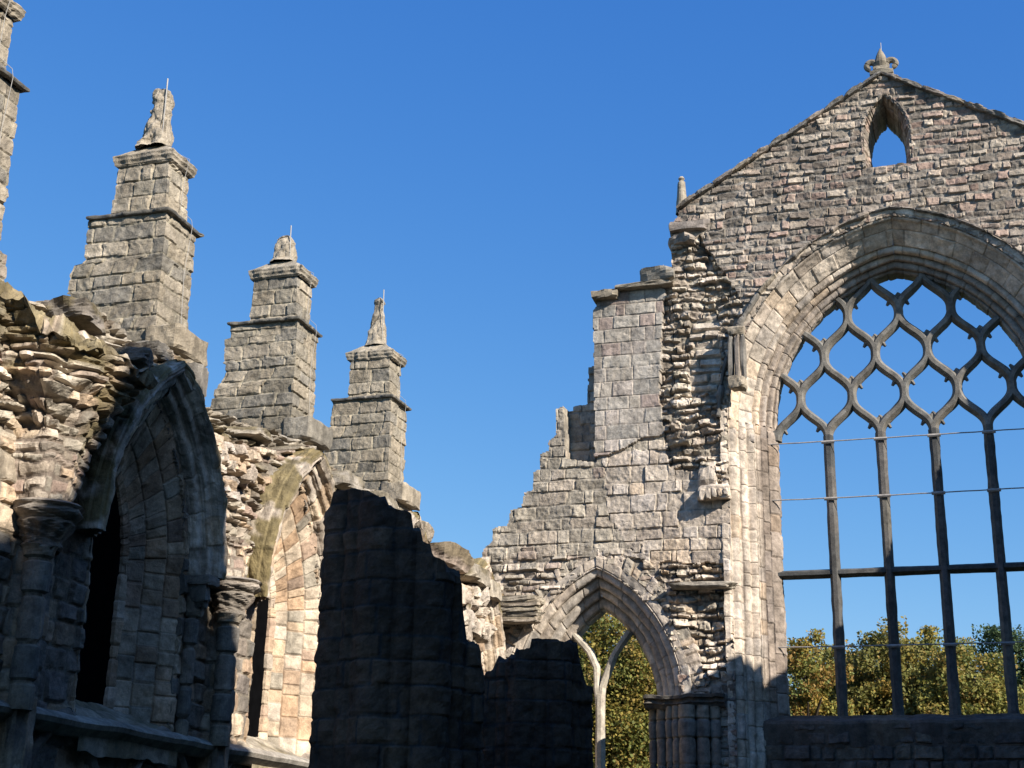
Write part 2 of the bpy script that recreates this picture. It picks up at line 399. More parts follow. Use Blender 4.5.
def rock(cen, size, seed, pal, n=14, amp=.18, rot=0, boxy=5, moss=0):
    """a broken block of stone: convex, with flat split faces and chipped edges"""
    rg = rs(seed*7+int(abs(cen[0]*131+cen[1]*17+cen[2]*71)) % 9973); n = max(n, 12)
    th, ph = np.meshgrid(np.linspace(0, 2*math.pi, n*2, endpoint=False), np.linspace(-math.pi/2, math.pi/2, n))
    d = np.stack([np.cos(ph)*np.cos(th), np.cos(ph)*np.sin(th), np.sin(ph)], -1)
    ax = np.concatenate([np.eye(3), -np.eye(3)])+rg.randn(6, 3)*min(amp, .2)*.55
    cut = rg.randn(9 if boxy < 6 else 5, 3)
    pl = np.concatenate([ax, cut]); pl /= np.linalg.norm(pl, axis=1)[:, None]
    of = np.concatenate([np.ones(6), rg.uniform(.98, 1.3, len(cut)) if boxy < 6 else rg.uniform(1.25, 1.6, len(cut))])
    dn = d @ pl.T
    r = np.where(dn > 1e-3, of/np.maximum(dn, 1e-3), 9).min(-1)
    nz = fbm(d[..., 0]*2.6+d[..., 2]*1.1+seed, d[..., 1]*2.6+d[..., 2]*.7, seed, 4)
    p = d*r[..., None]*(1+amp*.4*nz[..., None])*np.array(size)/2
    cr, sr = math.cos(rot), math.sin(rot)
    q = p.copy(); q[..., 0] = p[..., 0]*cr-p[..., 1]*sr; q[..., 1] = p[..., 0]*sr+p[..., 1]*cr
    c = np.array(pal)[rg.randint(len(pal))]*(1+.2*nz[..., None])*np.ones(3)
    if moss:
        m = (sstep(.0, .5, d[..., 2]+.9*nz)*moss)[..., None]; c = c*(1-m)+MOSS*m
    return (q+np.array(cen)).reshape(-1, 3), [grid_faces(n, n*2, 0, True)], c.reshape(-1, 3)

# ================================================================== GROUND
g = np.array([[-600, -400, 0], [600, -400, 0], [600, 900, 0], [-600, 900, 0.]])
tag(make('ground', g, np.array([[0, 1, 2, 3]]), GRASS), kind='structure')

# ================================================================== EAST GABLE
YF = 28.0
GX, GZS, GR, GC = -.72, 10.5, 3.31, .70      # great window: centre, springing, inner radius, centre offset
R_OUT = .92
gable = thing('ruined_gable', 'tall rubble gable with a huge traceried window and a lancet near its peak', 'gable wall', (GX, YF, 0))
aisle = thing('aisle_end_wall', 'stepped broken stone wall with a smaller pointed arch, left of the tall gable', 'ruined wall', (-7, YF, 0))
def E(*pts): return [east(*p) for p in pts]
edgeX = east(672, 300)[0]
apex = (-.71, 17.93)
gable_poly = [(edgeX-.02, 0), (edgeX, 13.8), (-5.36, 14.25), (-5.30, 14.85), (-5.12, 15.25), apex, (3.75, 15.2), (3.95, 14.8), (3.95, 0)]
TORN = E((664, 255), (700, 235), (715, 262), (740, 300), (745, 330), (738, 400), (735, 505), (700, 470), (668, 470), (660, 400), (664, 300))
NICHE = E((688, 318), (718, 312), (720, 392), (690, 395))
PALE1 = E((600, 450), (668, 450), (700, 470), (735, 500), (736, 565), (665, 572), (640, 560), (610, 520))
ROUGH2 = E((662, 560), (736, 565), (737, 668), (700, 690), (680, 668), (668, 625), (655, 590))
TURRET = E((593, 275), (672, 255), (668, 432), (640, 440), (622, 452), (595, 458))
RECESS = E((560, 340), (594, 340), (596, 462), (566, 458))
NEAR = E((735, 250), (735, 420), (735, 520), (735, 768), (790, 768), (800, 250))
LgA = Courses(11, -11, 5, 0, 19, (.10, .24), (.14, .42), .2)
LgT = Courses(12, -11, 5, 0, 19, (.08, .22), (.15, .42), .25)
LgP = Courses(13, -11, 5, 0, 19, (.24, .40), (.30, .66))
LgU = Courses(14, -11, 5, 0, 19, (.26, .34), (.32, .70))
LgS = Courses(15, -11, 5, 0, 19, (.17, .36), (.26, .62), .05)
LgN = Courses(16, -11, 5, 0, 19, (.14, .24), (.5, .8), .1)
def east_relief(u, v):
    pu = u+.05*fbm(u*4, v*4, 40, 3); pv = v+.05*fbm(u*4, v*4, 44, 3)
    h, cc = masonry(LgA, u, v, P_GABLE, amp=.020, rec=.026, mort=.004, bev=.012, rnd=.02, tilt=.15, rough=.010, fnoise=16, warp=(.05, .03), seed=1, mcol=(.30, .265, .225), jitter=.28)
    ais = (u < edgeX)
    h2, c2 = masonry(LgS, u, v, P_GREY, amp=.014, rec=.022, mort=.004, bev=.014, rnd=.03, tilt=.08, rough=.010, fnoise=14, warp=(.03, .02), seed=2, mcol=(.33, .29, .235), jitter=.17)
    # rougher rubble low down round the aisle arch
    lowz = sstep(8.1, 7.7, v+.25*fbm(u*2, v*2, 77, 2))
    h2r, c2r = masonry(LgA, u, v, P_PALE[:3]+P_GREY, amp=.035, rec=.04, mort=.004, bev=.014, rnd=.02, tilt=.25, rough=.014, warp=(.05, .04), seed=8, mcol=(.26, .22, .18), jitter=.2)
    h2 = h2*(1-lowz)+h2r*lowz; c2 = c2*(1-lowz[..., None])+c2r*lowz[..., None]
    h = np.where(ais, h2, h); cc = np.where(ais[..., None], c2, cc)
    m = inpoly(pu, pv, PALE1)
    h3, c3 = masonry(LgP, u, v, P_PALE, amp=.015, rec=.022, mort=.004, bev=.014, rnd=.03, tilt=.08, rough=.010, fnoise=14, warp=(.02, .015), seed=3, mcol=(.42, .36, .28), jitter=.15)
    h = np.where(m, h3, h); cc = np.where(m[..., None], c3, cc)
    m = inpoly(u, v, RECESS)
    h = np.where(m, h-.42, h)
    m = inpoly(u+.02*fbm(u*6, v*6, 50, 2), v+.05*fbm(u*5, v*5, 51, 2), TURRET)
    h4, c4 = masonry(LgU, u, v, P_PINK, amp=.008, rec=.016, mort=.005, bev=.018, rnd=.02, tilt=.03, rough=.006, warp=(.008, .006), seed=4, mcol=(.34, .29, .24), jitter=.12)
    h = np.where(m, h4+.06, h); cc = np.where(m[..., None], c4, cc)
    for poly, sd, pal, big in ((TORN, 5, P_GABLE[3:5]+P_PALE[:4]+P_GREY[:3], .11), (ROUGH2, 6, P_PALE[:4]+P_GREY[:3]+P_WARM[:2], .12)):
        m = inpoly(pu, pv, poly)
        h5, c5 = masonry(LgT, u, v, pal, amp=.065, rec=.075, mort=.005, bev=.014, rnd=.02, tilt=.4, rough=.026, fnoise=14, warp=(.07, .06), seed=sd, mcol=(.24, .2, .16), jitter=.22)
        h5 = h5+big*fbm(u*1.6, v*1.4, sd+60, 3)-.02
        h = np.where(m, h5, h); cc = np.where(m[..., None], c5, cc)
    m = inpoly(pu, pv, NICHE)
    h6, c6 = masonry(LgN, u, v, P_PALE[:4], amp=.04, rec=.06, mort=.008, bev=.035, rnd=.05, tilt=.3, rough=.015, warp=(.03, .03), seed=7, mcol=(.3, .26, .2), jitter=.12)
    h = np.where(m, h6-.10, h); cc = np.where(m[..., None], c6, cc)
    # grey weathering and lichen streaks on the upper gable
    up = sstep(13.6, 15.0, v)[..., None]
    cc = cc*(1-up*.10*(1+fbm(u*1.2, v*.5, 90, 3))[..., None])
    return h, cc
LX, LZS, LZB, LR, LC = -.69, 16.5, 15.76, 1.16, .69     # outer edge of the lancet (radius is of the front edge)
AX, AZS, AR, AC = -6.93, 4.88, 2.25, 1.20                 # aisle arch (inner), outer order is +.77
def gable_keep(u, v):
    uw = u+.03*fbm(u*3, v*3, 70, 3); vw = v+.03*fbm(u*3.5, v*3.5, 71, 3)
    k = inpoly(uw, vw, gable_poly) & (u > edgeX)
    k &= ~arch_inside(u, v, GX, GZS, 4.3, GR+R_OUT-.06, GC)
    k &= ~arch_inside(u, v, LX, LZS, LZB, LR-.02, LC)
    return k & ~((v <= 4.3) & (np.abs(u-GX) < GR+R_OUT-.06-GC))
def axis(*seg):
    a = [np.arange(x0, x1, st) for x0, x1, st in seg]; return np.concatenate(a+[[seg[-1][1]]])
panel('rubble_masonry', gable, STONE, axis((edgeX-.1, 2.4, .024), (2.4, 4.1, .07)), axis((0, 3.0, .12), (3.0, 18.1, .024)),
      (0, YF, 0), (1, 0, 0), (0, 0, 1), (0, -1, 0), east_relief, gable_keep, 1.25)
aisle_poly = E((470, 566), (482, 562), (483, 548), (492, 541), (492, 528), (507, 526), (510, 511), (521, 507), (523, 493), (532, 490), (533, 473), (540, 468), (540, 455), (549, 451), (549, 441), (556, 435), (557, 408), (568, 405), (570, 399), (583, 398), (584, 362), (594, 358), (593, 313), (605, 293), (620, 287), (640, 285), (641, 273), (672, 265)) + [(edgeX, 0), (-9.9, 0), (-9.9, 7.6)]
def aisle_keep(u, v):
    uw = u+.02*fbm(u*4, v*4, 72, 3); vw = v+.02*fbm(u*4, v*4, 73, 3)
    return inpoly(uw, vw, aisle_poly) & (u < edgeX) & ~arch_inside(u, v, AX, AZS, -1, AR+.70-.05, AC)
panel('stepped_masonry', aisle, STONE, axis((-10, edgeX+.03, .024)), axis((0, 3.0, .12), (3.0, 14.3, .024)),
      (0, YF, 0), (1, 0, 0), (0, 0, 1), (0, -1, 0), east_relief, aisle_keep, 1.0)

# ---- great arch mouldings
def rolls(r):
    t = np.clip((r-.36)/(.86-.36), 0, 1); return .105*np.abs(np.sin(3*math.pi*t))-.05*(t > 0)*(t < 1)
def rolls_arc(r):
    t = np.clip((r-.03)/(.42-.03), 0, 1); u_ = np.clip((r-.80)/(.10), 0, 1)
    return (.085*np.abs(np.sin(3*math.pi*t))-.055)*(t > 0)*(t < 1)+.03*np.sin(math.pi*u_)
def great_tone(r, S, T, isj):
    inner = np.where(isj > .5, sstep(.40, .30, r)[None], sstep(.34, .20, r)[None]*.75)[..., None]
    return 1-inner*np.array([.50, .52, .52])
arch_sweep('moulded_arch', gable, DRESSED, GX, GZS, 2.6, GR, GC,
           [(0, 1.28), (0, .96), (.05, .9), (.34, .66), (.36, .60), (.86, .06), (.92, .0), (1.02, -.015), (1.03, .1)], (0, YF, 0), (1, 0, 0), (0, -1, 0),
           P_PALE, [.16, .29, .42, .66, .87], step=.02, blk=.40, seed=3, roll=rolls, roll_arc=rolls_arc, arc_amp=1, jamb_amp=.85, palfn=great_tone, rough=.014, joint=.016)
arch_sweep('hood_mould', gable, DRESSED, GX, GZS, GZS-.02, GR, GC, [(.99, .1), (.99, -.06), (1.01, -.10), (1.045, -.10), (1.06, -.02), (1.06, .08)],
           (0, YF, 0), (1, 0, 0), (0, -1, 0), P_NSH, [], step=.022, blk=.55, seed=9, jambs=False, rough=.03, joint=.03)
# shafts' capitals at the springing
caps = []
for sx in (-1, 1):
    for k, t in enumerate((.17, .5, .83)):
        r = .36+.5*t; d = .60-.54*t; u = GX+sx*(GR+r-GC)
        v = rock((u+sx*.04, YF+d+.04, GZS-.3), (.19, .2, .2), 40+k, P_PALE, 12, .12, 0, 4); make('capital', *v[:2], DRESSED, gable, v[2])
# broken bracket left of the arch and hacked-off corbel lower down
bx, bz = east(737, 360, 27.75)
bk = [rock((bx, 27.78, bz+.62), (.34, .3, .2), 3, P_NSH, 10, .1), rock((bx+.01, 27.76, bz+.05), (.12, .24, .95), 4, P_NSH, 10, .06), rock((bx-.12, 27.78, bz+.05), (.1, .22, .95), 5, P_NSH, 10, .06), rock((bx+.13, 27.78, bz+.05), (.1, .22, .95), 5, P_NSH, 10, .06), rock((bx, 27.76, bz-.5), (.34, .32, .28), 6, P_NSH, 10, .15)]
make('bracket', *merge(bk)[:2], DRESSED, gable, merge(bk)[2])['label'] = 'dark weathered fluted bracket'
bx, bz = east(712, 487, 27.8)
bk = [rock((bx+.02, 27.95, bz-.08), (.62, .36, .3), 2, P_PALE, 16, .15), rock((bx-.1, 28.0, bz+.28), (.36, .3, .5), 3, P_PALE, 14, .15)]
for i in range(5): bk.append(rock((bx-.19+.115*i, 27.80, bz-.15+.01*i), (.11, .16, .23-.02*i), i, P_PALE, 8, .12))
make('corbel', *merge(bk)[:2], STONE, gable, merge(bk)[2])['label'] = 'broken pale corbel with carved lower edge'
bx, bz = east(695, 585, 27.8)
v = rock((bx+.1, 27.9, bz), (1.2, .34, .13), 3, P_GREY, 16, .14)
make('ledge_stone', *v[:2], STONE, gable, v[2])
# lancet
arch_sweep('lancet_reveal', gable, STONE, LX, LZS, LZB, LR, LC, [(-.11, 1.24), (-.09, .34), (-.01, .03), (.01, -.005), (.05, .0), (.07, .1)], (0, YF, 0), (1, 0, 0), (0, -1, 0),
           P_GABLE+P_PINK[2:3], [-.08, .0], step=.024, blk=.12, seed=21, rough=.014, joint=.014)
sl = rock((LX, YF+.62, LZB-.06), (1.0, 1.2, .12), 4, P_GABLE[:3], 16, .03, 0, 12)
make('lancet_sill', *sl[:2], STONE, gable, sl[2])
# coping along the two slopes, in slabs
cp = []
for (a, b, sgn) in (((-5.16, 15.29), apex, -1), (apex, (3.79, 15.25), 1)):
    a = np.array(a); b = np.array(b); L = np.linalg.norm(b-a); n = 11; d = (b-a)/L
    for i in range(n):
        m = a+d*(i+.5)*L/n; ang = math.atan2(d[1], d[0]); r = rs(i+9)
        v, f, c = rock((0, 0, 0), (L/n*1.01, 1.42, .085+.03*r.rand()), i+2, P_NSH, 8, .05, 0, 10)
        ca, sa = math.cos(ang+.02*r.randn()), math.sin(ang)
        w = v.copy(); w[:, 0] = v[:, 0]*ca-v[:, 2]*sa+m[0]; w[:, 2] = v[:, 0]*sa+v[:, 2]*ca+m[1]+.02; w[:, 1] += YF+.62
        cp.append((w, f, c))
make('coping', *merge(cp)[:2], STONE, gable, merge(cp)[2])
# kneeler block and small obelisk on the left shoulder
kx, kz = east(690, 222, 28)
kb = [rock((kx-.05, YF+.5, kz-.1), (.9, 1.2, .26), 2, P_NSH, 14, .12, 0, 7), rock((kx-.18, YF+.45, kz-.42), (.62, 1.2, .2), 3, P_GABLE, 12, .12, 0, 6)]
make('kneeler', *merge(kb)[:2], STONE, gable, merge(kb)[2])
ox, oz = east(682, 210, 28.3)
ob = loft('obelisk', gable, DRESSED, poly_foot(np.linspace(0, 2*math.pi, 16, endpoint=False), lambda t, z: np.full_like(t, np.interp(z-oz, [-.1, 0, .66, .80], [.16, .15, .085, .012])), ox, 28.3),
          np.concatenate([np.linspace(oz-.1, oz+.66, 14), [oz+.70, oz+.75, oz+.80]]), Courses(5, -1, 3, 0, 20, (.9, 1), (2, 3)), P_BUTT)
# fleur-de-lis finial
fx, fz, fy = -.70, 17.98, YF+.25
fp = []
def teardrop(c, h, w, d, seed): 
    zs_ = np.linspace(0, 1, 12); th = np.linspace(0, 2*math.pi, 14, endpoint=False)
    r = np.interp(zs_, [0, .15, .45, .75, 1], [.35, .55, 1, .6, .03])
    X = np.stack([c[0]+w/2*r[:, None]*np.cos(th), c[1]+d/2*r[:, None]*np.sin(th), c[2]+h*np.repeat(zs_[:, None], 14, 1)], -1)
    return X.reshape(-1, 3), [grid_faces(12, 14, 0, True)], np.tile(np.array(P_BUTT[seed])*.75, (12*14, 1))
fp.append(teardrop((fx, fy, fz+.05), .68, .30, .26, 0))
for sgn in (-1, 1):
    t = np.linspace(0, 1, 24); ang = math.pi*.95-t*4.4; rad_ = .118*(1-.38*t)
    px = np.concatenate([[.05, .07, .10], .215+rad_*np.cos(ang)]); pz = np.concatenate([[.04, .16, .28], .30+rad_*np.sin(ang)])
    P3 = np.stack([fx+sgn*px, np.full_like(px, fy), fz+pz], 1)
    v = tube(P3, np.concatenate([[.07, .075, .08], .078-.02*t]), 8); fp.append(v[:2]+(np.tile(np.array(P_BUTT[1])*.75, (len(v[0]), 1)),))
fp.append(rock((fx, fy, fz+.02), (.5, .5, .12), 2, P_BUTT, 12, .05, 0, 6)); fp.append(rock((fx, fy, fz+.19), (.34, .28, .08), 1, P_BUTT, 12, .05, 0, 6))
make('fleur_de_lis_finial', *merge(fp)[:2], DRESSED, gable, merge(fp)[2])
tb = tube([(fx+.02, fy+.1, fz+.4), (fx+.02, fy+.1, fz+.92)], .009, 6); make('lightning_rod', *tb[:2], CABLE, gable)

# ---- tracery
YT = 29.05
LW = 2*(GR-GC)/5; XL = GX-(GR-GC); z0, bz_ = 10.22, .885
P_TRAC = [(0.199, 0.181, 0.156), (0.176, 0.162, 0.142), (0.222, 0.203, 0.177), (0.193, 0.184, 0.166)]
def ogee(q):
    q = np.asarray(q, float); q = np.abs((q+1) % 2-1)
    return q-.95*np.sin(2*math.pi*q)/(2*math.pi)
parts = []; cusps = []
for k in range(6):
    for s in (-1, 1):
        z = np.linspace(z0, z0+4*bz_, 120); x = XL+k*LW+s*LW/2*ogee((z-z0)/bz_)
        ok = arch_inside(x, z, GX, GZS, 0, GR+.06, GC)
        i = 0
        while i < len(z):
            if not ok[i]: i += 1; continue
            j = i
            while j+1 < len(z) and ok[j+1]: j += 1
            if j-i > 4:
                parts.append(bar(np.stack([x[i:j+1], z[i:j+1]], 1), (.186 if s > 0 else .182), (.30 if s > 0 else .286), YT+.003*s, P_TRAC, k*3+s+5, .04))
            i = j+1
        for lv in range(4):
            for fr, sg in ((.32, 1), (.34, -1)):
                zc = z0+(lv+fr)*bz_; xc = XL+k*LW+s*LW/2*float(ogee((zc-z0)/bz_))
                dx = s*LW/2*float(ogee((zc+.01-z0)/bz_)-ogee((zc-.01-z0)/bz_))/.02
                n = np.array([1, -dx]); n /= np.linalg.norm(n); n = n*sg
                p0 = np.array([xc, zc])+n*.06; p0 = p0+n*.015; p1 = p0+n*.08+np.array([0, .03*np.sign(n[1])])
                if not arch_inside(np.array([p1[0]]), np.array([p1[1]]), GX, GZS, 0, GR-.03, GC)[0]: continue
                rr = rs(int(abs(xc*100)+zc*77)); 
                if rr.rand() < .22: continue
                parts.append(tube([(p0[0], YT, p0[1]), ((p0[0]+p1[0])/2, YT, (p0[1]+p1[1])/2+.005), (p1[0], YT, p1[1])], [.06, .042, .028], 6)[:2]+(np.tile(np.array(P_TRAC[0]), (18, 1)),))
V, Fc, cc = merge(parts)
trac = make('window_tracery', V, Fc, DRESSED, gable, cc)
trac['label'] = 'interlaced net tracery of curved stone bars'
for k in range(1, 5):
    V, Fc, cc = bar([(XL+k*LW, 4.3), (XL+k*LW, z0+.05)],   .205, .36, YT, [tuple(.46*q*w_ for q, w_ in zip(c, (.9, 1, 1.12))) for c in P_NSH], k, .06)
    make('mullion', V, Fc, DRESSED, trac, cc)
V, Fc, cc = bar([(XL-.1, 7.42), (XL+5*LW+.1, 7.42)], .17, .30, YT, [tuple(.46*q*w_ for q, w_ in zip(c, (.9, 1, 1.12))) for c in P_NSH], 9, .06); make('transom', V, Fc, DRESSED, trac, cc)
for z, sg in ((10.12, .01), (8.93, .015), (5.95, .008)):
    t = np.linspace(0, 1, 20); x = XL-.12+t*(5*LW+.24)
    a = tube(np.stack([x, np.full(20, YT-.21), z-sg*4*t*(1-t)+.003*np.sin(t*40)], 1), .013, 6)
    ties = [a]
    for k in range(1, 5):
        ties.append(tube([(XL+k*LW-.13, YT-.2, z-.02), (XL+k*LW+.13, YT-.2, z-.02)], .035, 6))
    V, Fc, cc = merge(ties); make('tie_rod', V, Fc, IRON, trac)
# sill and the wall below it
ub = axis((GX-3.6, 2.4, .03), (2.4, 3.0, .08)); 
def sill_relief(u, v):
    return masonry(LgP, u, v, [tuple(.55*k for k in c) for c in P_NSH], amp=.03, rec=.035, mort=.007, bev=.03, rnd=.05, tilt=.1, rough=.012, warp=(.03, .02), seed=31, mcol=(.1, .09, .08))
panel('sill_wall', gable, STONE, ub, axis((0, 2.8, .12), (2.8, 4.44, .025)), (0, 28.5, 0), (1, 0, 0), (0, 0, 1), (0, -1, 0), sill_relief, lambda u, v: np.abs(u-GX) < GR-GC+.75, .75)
s = np.linspace(0, 1, 60)
pf = np.array([(28.53, 4.0), (28.47, 4.43), (28.50, 4.49), (28.75, 4.57), (28.8, 4.62), (29.3, 4.66), (29.3, 4.0)])
x = GX-3.15+s*6.3
X = np.zeros((60, 7, 3)); X[..., 0] = x[:, None]; X[..., 1] = pf[None, :, 0]; X[..., 2] = pf[None, :, 1]+.015*fbm(x*3, x*0, 7, 4)[:, None]; X[..., 1] += .02*fbm(x*4, x*0+2, 9, 4)[:, None]
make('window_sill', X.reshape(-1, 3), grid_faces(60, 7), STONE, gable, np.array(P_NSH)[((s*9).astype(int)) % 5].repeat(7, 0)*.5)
# lean-to ledge block just left of the sill, in front of the jamb foot
# ---- respond: cluster of shafts and capitals right of the aisle arch
rx0, rz = east(668, 705, 27.8)
LsR = Courses(22, -1, 3, 0, 8, (.34, .5), (3, 4))
for i, (dx, dy, r_) in enumerate(((-.36, .12, .07), (-.17, .02, .09), (.02, -.12, .075), (.17, -.2, .085), (.38, -.3, .15), (.66, -.2, .12), (.88, -.08, .09))):
    loft('shaft', aisle if i < 3 else gable, DRESSED, poly_foot(np.linspace(0, 2*math.pi, 22, endpoint=False), lambda t, z, r_=r_: np.full_like(t, r_), rx0+dx, 28.0+dy), axis((0, 3, .2), (3, rz-.02, .035)), LsR, P_NSH, mk=dict(rough=.008, rec=.01))
for par, xs_, xe in ((aisle, -.47, .1), (gable, .1, 1.08)):
    n = int((xe-xs_)/.03)
    pr_ = np.array([(0, .30), (0, -.08), (.02, -.16), (.10, -.22), (.13, -.28), (.2, -.24), (.24, -.24), (.26, -.36), (.34, -.38), (.36, -.3), (.36, .3)])
    xx = np.linspace(rx0+xs_, rx0+xe, n); dd = .18*np.exp(-((xx-rx0-.42)/.32)**2)+.02*np.sin(xx*19)
    X = np.zeros((n, len(pr_), 3)); X[..., 0] = xx[:, None]; X[..., 1] = 28.0+pr_[None, :, 1]*.75-dd[:, None]; X[..., 2] = rz-.06+pr_[None, :, 0]*.7+.03*fbm(xx*5, xx*0, 3, 3)[:, None]
    f = grid_faces(n, len(pr_)); e = [np.arange(len(pr_))[None], (np.arange(len(pr_))+(n-1)*len(pr_))[::-1][None]]
    make('capital', X.reshape(-1, 3), [f]+e, STONE, par, np.tile(np.array(P_NSH[2])*.7, (n*len(pr_), 1)))

# ---- aisle arch
def arolls(r):
    t = np.clip((r-.02)/(.62), 0, 1); return .12*np.abs(np.sin(4*math.pi*t))**.7-.06*(t > 0)*(t < 1)
arch_sweep('arch_orders', aisle, DRESSED, AX, AZS, 0, AR, AC, [(0, 1.0), (0, .80), (.04, .74), (.62, .06), (.65, 0), (.84, -.02), (.85, .1)], (0, YF, 0), (1, 0, 0), (0, -1, 0),
           P_PALE[:4]+P_PINK[:2], [.175, .33, .485, .65], step=.02, blk=.42, seed=33, roll=arolls, rough=.014, joint=.018)
arch_sweep('relieving_arch', aisle, STONE, AX, AZS, AZS+.6, AR, AC, [(.845, .02), (.85, -.01), (1.10, .0), (1.12, .1)], (0, YF, 0), (1, 0, 0), (0, -1, 0),
           P_PALE+P_GREY, [], step=.022, blk=.12, seed=35, jambs=False, rough=.028, joint=.03)
tp = []
def En(l, Y): return [east(*p, Y) for p in l]
YA = 28.72
P_YT = [(.52, .45, .36), (.48, .41, .33), (.55, .48, .38)]
mx, mz = east(600, 700, YA)
mul = bar([(mx, 0), (mx+.01, mz+.1)], .19, .24, YA, P_YT, 3)
b1 = bar([(mx-.01, mz-.1), (mx-.05, mz+.25)]+En([(597, 668), (590, 652), (582, 643), (572, 632)], YA), .15, .22, YA, P_YT, 4)
b2 = bar([(mx+.01, mz-.1), (mx+.05, mz+.25)]+En([(608, 672), (614, 656), (621, 645), (630, 632)], YA), .15, .22, YA, P_YT, 5)
V, Fc, cc = merge([b1, b2]); yt = make('window_tracery', V, Fc, DRESSED, aisle, cc); yt['label'] = 'pale branching stone tracery'
make('mullion', *mul[:2], DRESSED, yt, mul[2])
# cap of the wall pier between the aisle arch and the north wall
cp = []
qx, qz = east(515, 608, 27.6)
for i in range(5): cp.append(rock((qx+.02*i, 27.75, qz+.16-.1*i+.02), (.95-.05*i, .55-.06*i, .12), i, P_GREY, 12, .12, 0, 7, .45))
make('pier_cap', *merge(cp)[:2], STONE, aisle, merge(cp)[2])
# turret capping stones
cp = []
for (p, q, h_, Yd) in (((594, 300), (618, 291), .2, .35), ((618, 288), (672, 284), .10, .5), ((642, 280), (672, 272), .3, .5)):
    a = east(*p, 27.9); b = east(*q, 27.9); cp.append(rock(((a[0]+b[0])/2, 28.2, (a[1]+b[1])/2), (abs(b[0]-a[0])+.05, .9, h_), int(h_*100), P_BUTT, 12, .12, 0, 7))
make('capping_stones', *merge(cp)[:2], STONE, aisle, merge(cp)[2])

# ================================================================== NORTH AISLE WALL
XN = -8.94
nwall = thing('north_aisle_wall', 'long ruined side wall on the left with tall blocked lancet windows and broken vault stubs', 'ruined wall', (XN, 16, 0))
NU, NV, NN = (0, 1, 0), (0, 0, 1), (1, 0, 0)
WY = [14.37, 18.31, 22.25, 26.1]; PY = [12.22, 16.24, 20.2, 24.15]
NZS, NR, NC = 4.97, 2.30, 1.30
ntop = [north(*p) for p in ((0, 292), (40, 312), (85, 335), (112, 366), (130, 357), (165, 350), (188, 364), (200, 395), (207, 424), (236, 438), (285, 450), (305, 447), (322, 470), (332, 488), (350, 497), (405, 522), (424, 546), (440, 560), (470, 575), (500, 590))]
nty = np.array([p[0] for p in ntop]); ntz = np.array([p[1] for p in ntop])
LnA = Courses(51, 8, 30, 0, 9, (.20, .36), (.28, .62)); LnR = Courses(52, 8, 30, 0, 9, (.07, .18), (.18, .5), .22)
def north_relief(u, v):
    h, cc = masonry(LnA, u, v, P_WARM[:3]+P_NSH, amp=.02, rec=.03, mort=.007, bev=.03, rnd=.05, tilt=.08, rough=.012, warp=(.03, .02), seed=41, mcol=(.26, .22, .17), jitter=.15)
    hr, cr = masonry(LnR, u, v, P_PALE[:2]+P_WARM[:2]+P_GREY[:3]+P_GABLE[:3], amp=.06, rec=.07, mort=.005, bev=.018, rnd=.025, tilt=.3, rough=.028, warp=(.07, .06), seed=42, mcol=(.22, .18, .14), jitter=.2)
    top = np.interp(u, nty, ntz)
    m = sstep(5.3, 5.7, v+.2*fbm(u*2, v*2, 43, 2)) * (1-np.max([np.exp(-((u-w)/1.0)**8) for w in WY], 0)*sstep(7.2, 6.6, v))
    h = h*(1-m)+(hr+.07*fbm(u*1.3, v*1.3, 45, 3)+.02)*m; cc = cc*(1-m[..., None])+cr*m[..., None]
    mo = (sstep(.9, .1, top-v)*sstep(-.3, .5, fbm(u*2.2, v*2.2, 47, 3))*.7)[..., None]
    return h, cc*(1-mo)+MOSS*1.3*mo
def north_keep(u, v):
    k = v < np.interp(u, nty, ntz)+.06*fbm(u*3, v*3, 48, 3)
    for w in WY: k &= ~arch_inside(u, v, w, NZS, 3.05, NR-.02, NC)
    return k
panel('coursed_masonry', nwall, STONE, axis((8.0, 11.0, .08), (11.0, 28.05, .026)), axis((0, 2.2, .1), (2.2, 7.9, .018)), (XN, 0, 0), NU, NV, NN, north_relief, north_keep, .62)
# taller broken core of the wall behind
XB = -9.62
btop = [north(*p, XB) for p in ((0, 289), (22, 300), (35, 304), (75, 298), (140, 340), (192, 362), (200, 388), (206, 410), (218, 410), (270, 430), (318, 448), (325, 465), (360, 480), (410, 516), (420, 522), (421, 541), (432, 546), (452, 546), (463, 556), (472, 567), (500, 572))]
bty = np.array([p[0] for p in btop]); btz = np.array([p[1] for p in btop])
panel('wall_core', nwall, STONE, axis((8.5, 29.4, .035)), axis((5.6, 8.6, .022)), (XB, 0, 0), NU, NV, NN,
      lambda u, v: masonry(LnR, u, v, P_GREY+P_BUTT[:3], amp=.08, rec=.1, mort=.007, bev=.03, rnd=.04, tilt=.7, rough=.03, warp=(.06, .06), seed=62, mcol=(.24, .2, .15)),
      lambda u, v: v < np.interp(u, bty, btz)+.04*fbm(u*4, v*4, 49, 3), .5)
win = []
def moss_post(X, cc, side, phi, pr):
    r = pr[None, :, 0]; ex = sstep(.34, .37, r)*np.ones_like(phi)
    n = fbm(X[..., 1]*4+X[..., 0]*3, X[..., 2]*4, 81, 3)
    m = (ex*sstep(-.7, .0, n)*.92)[..., None]
    return X, cc*(1-m)+MOSS*1.35*m
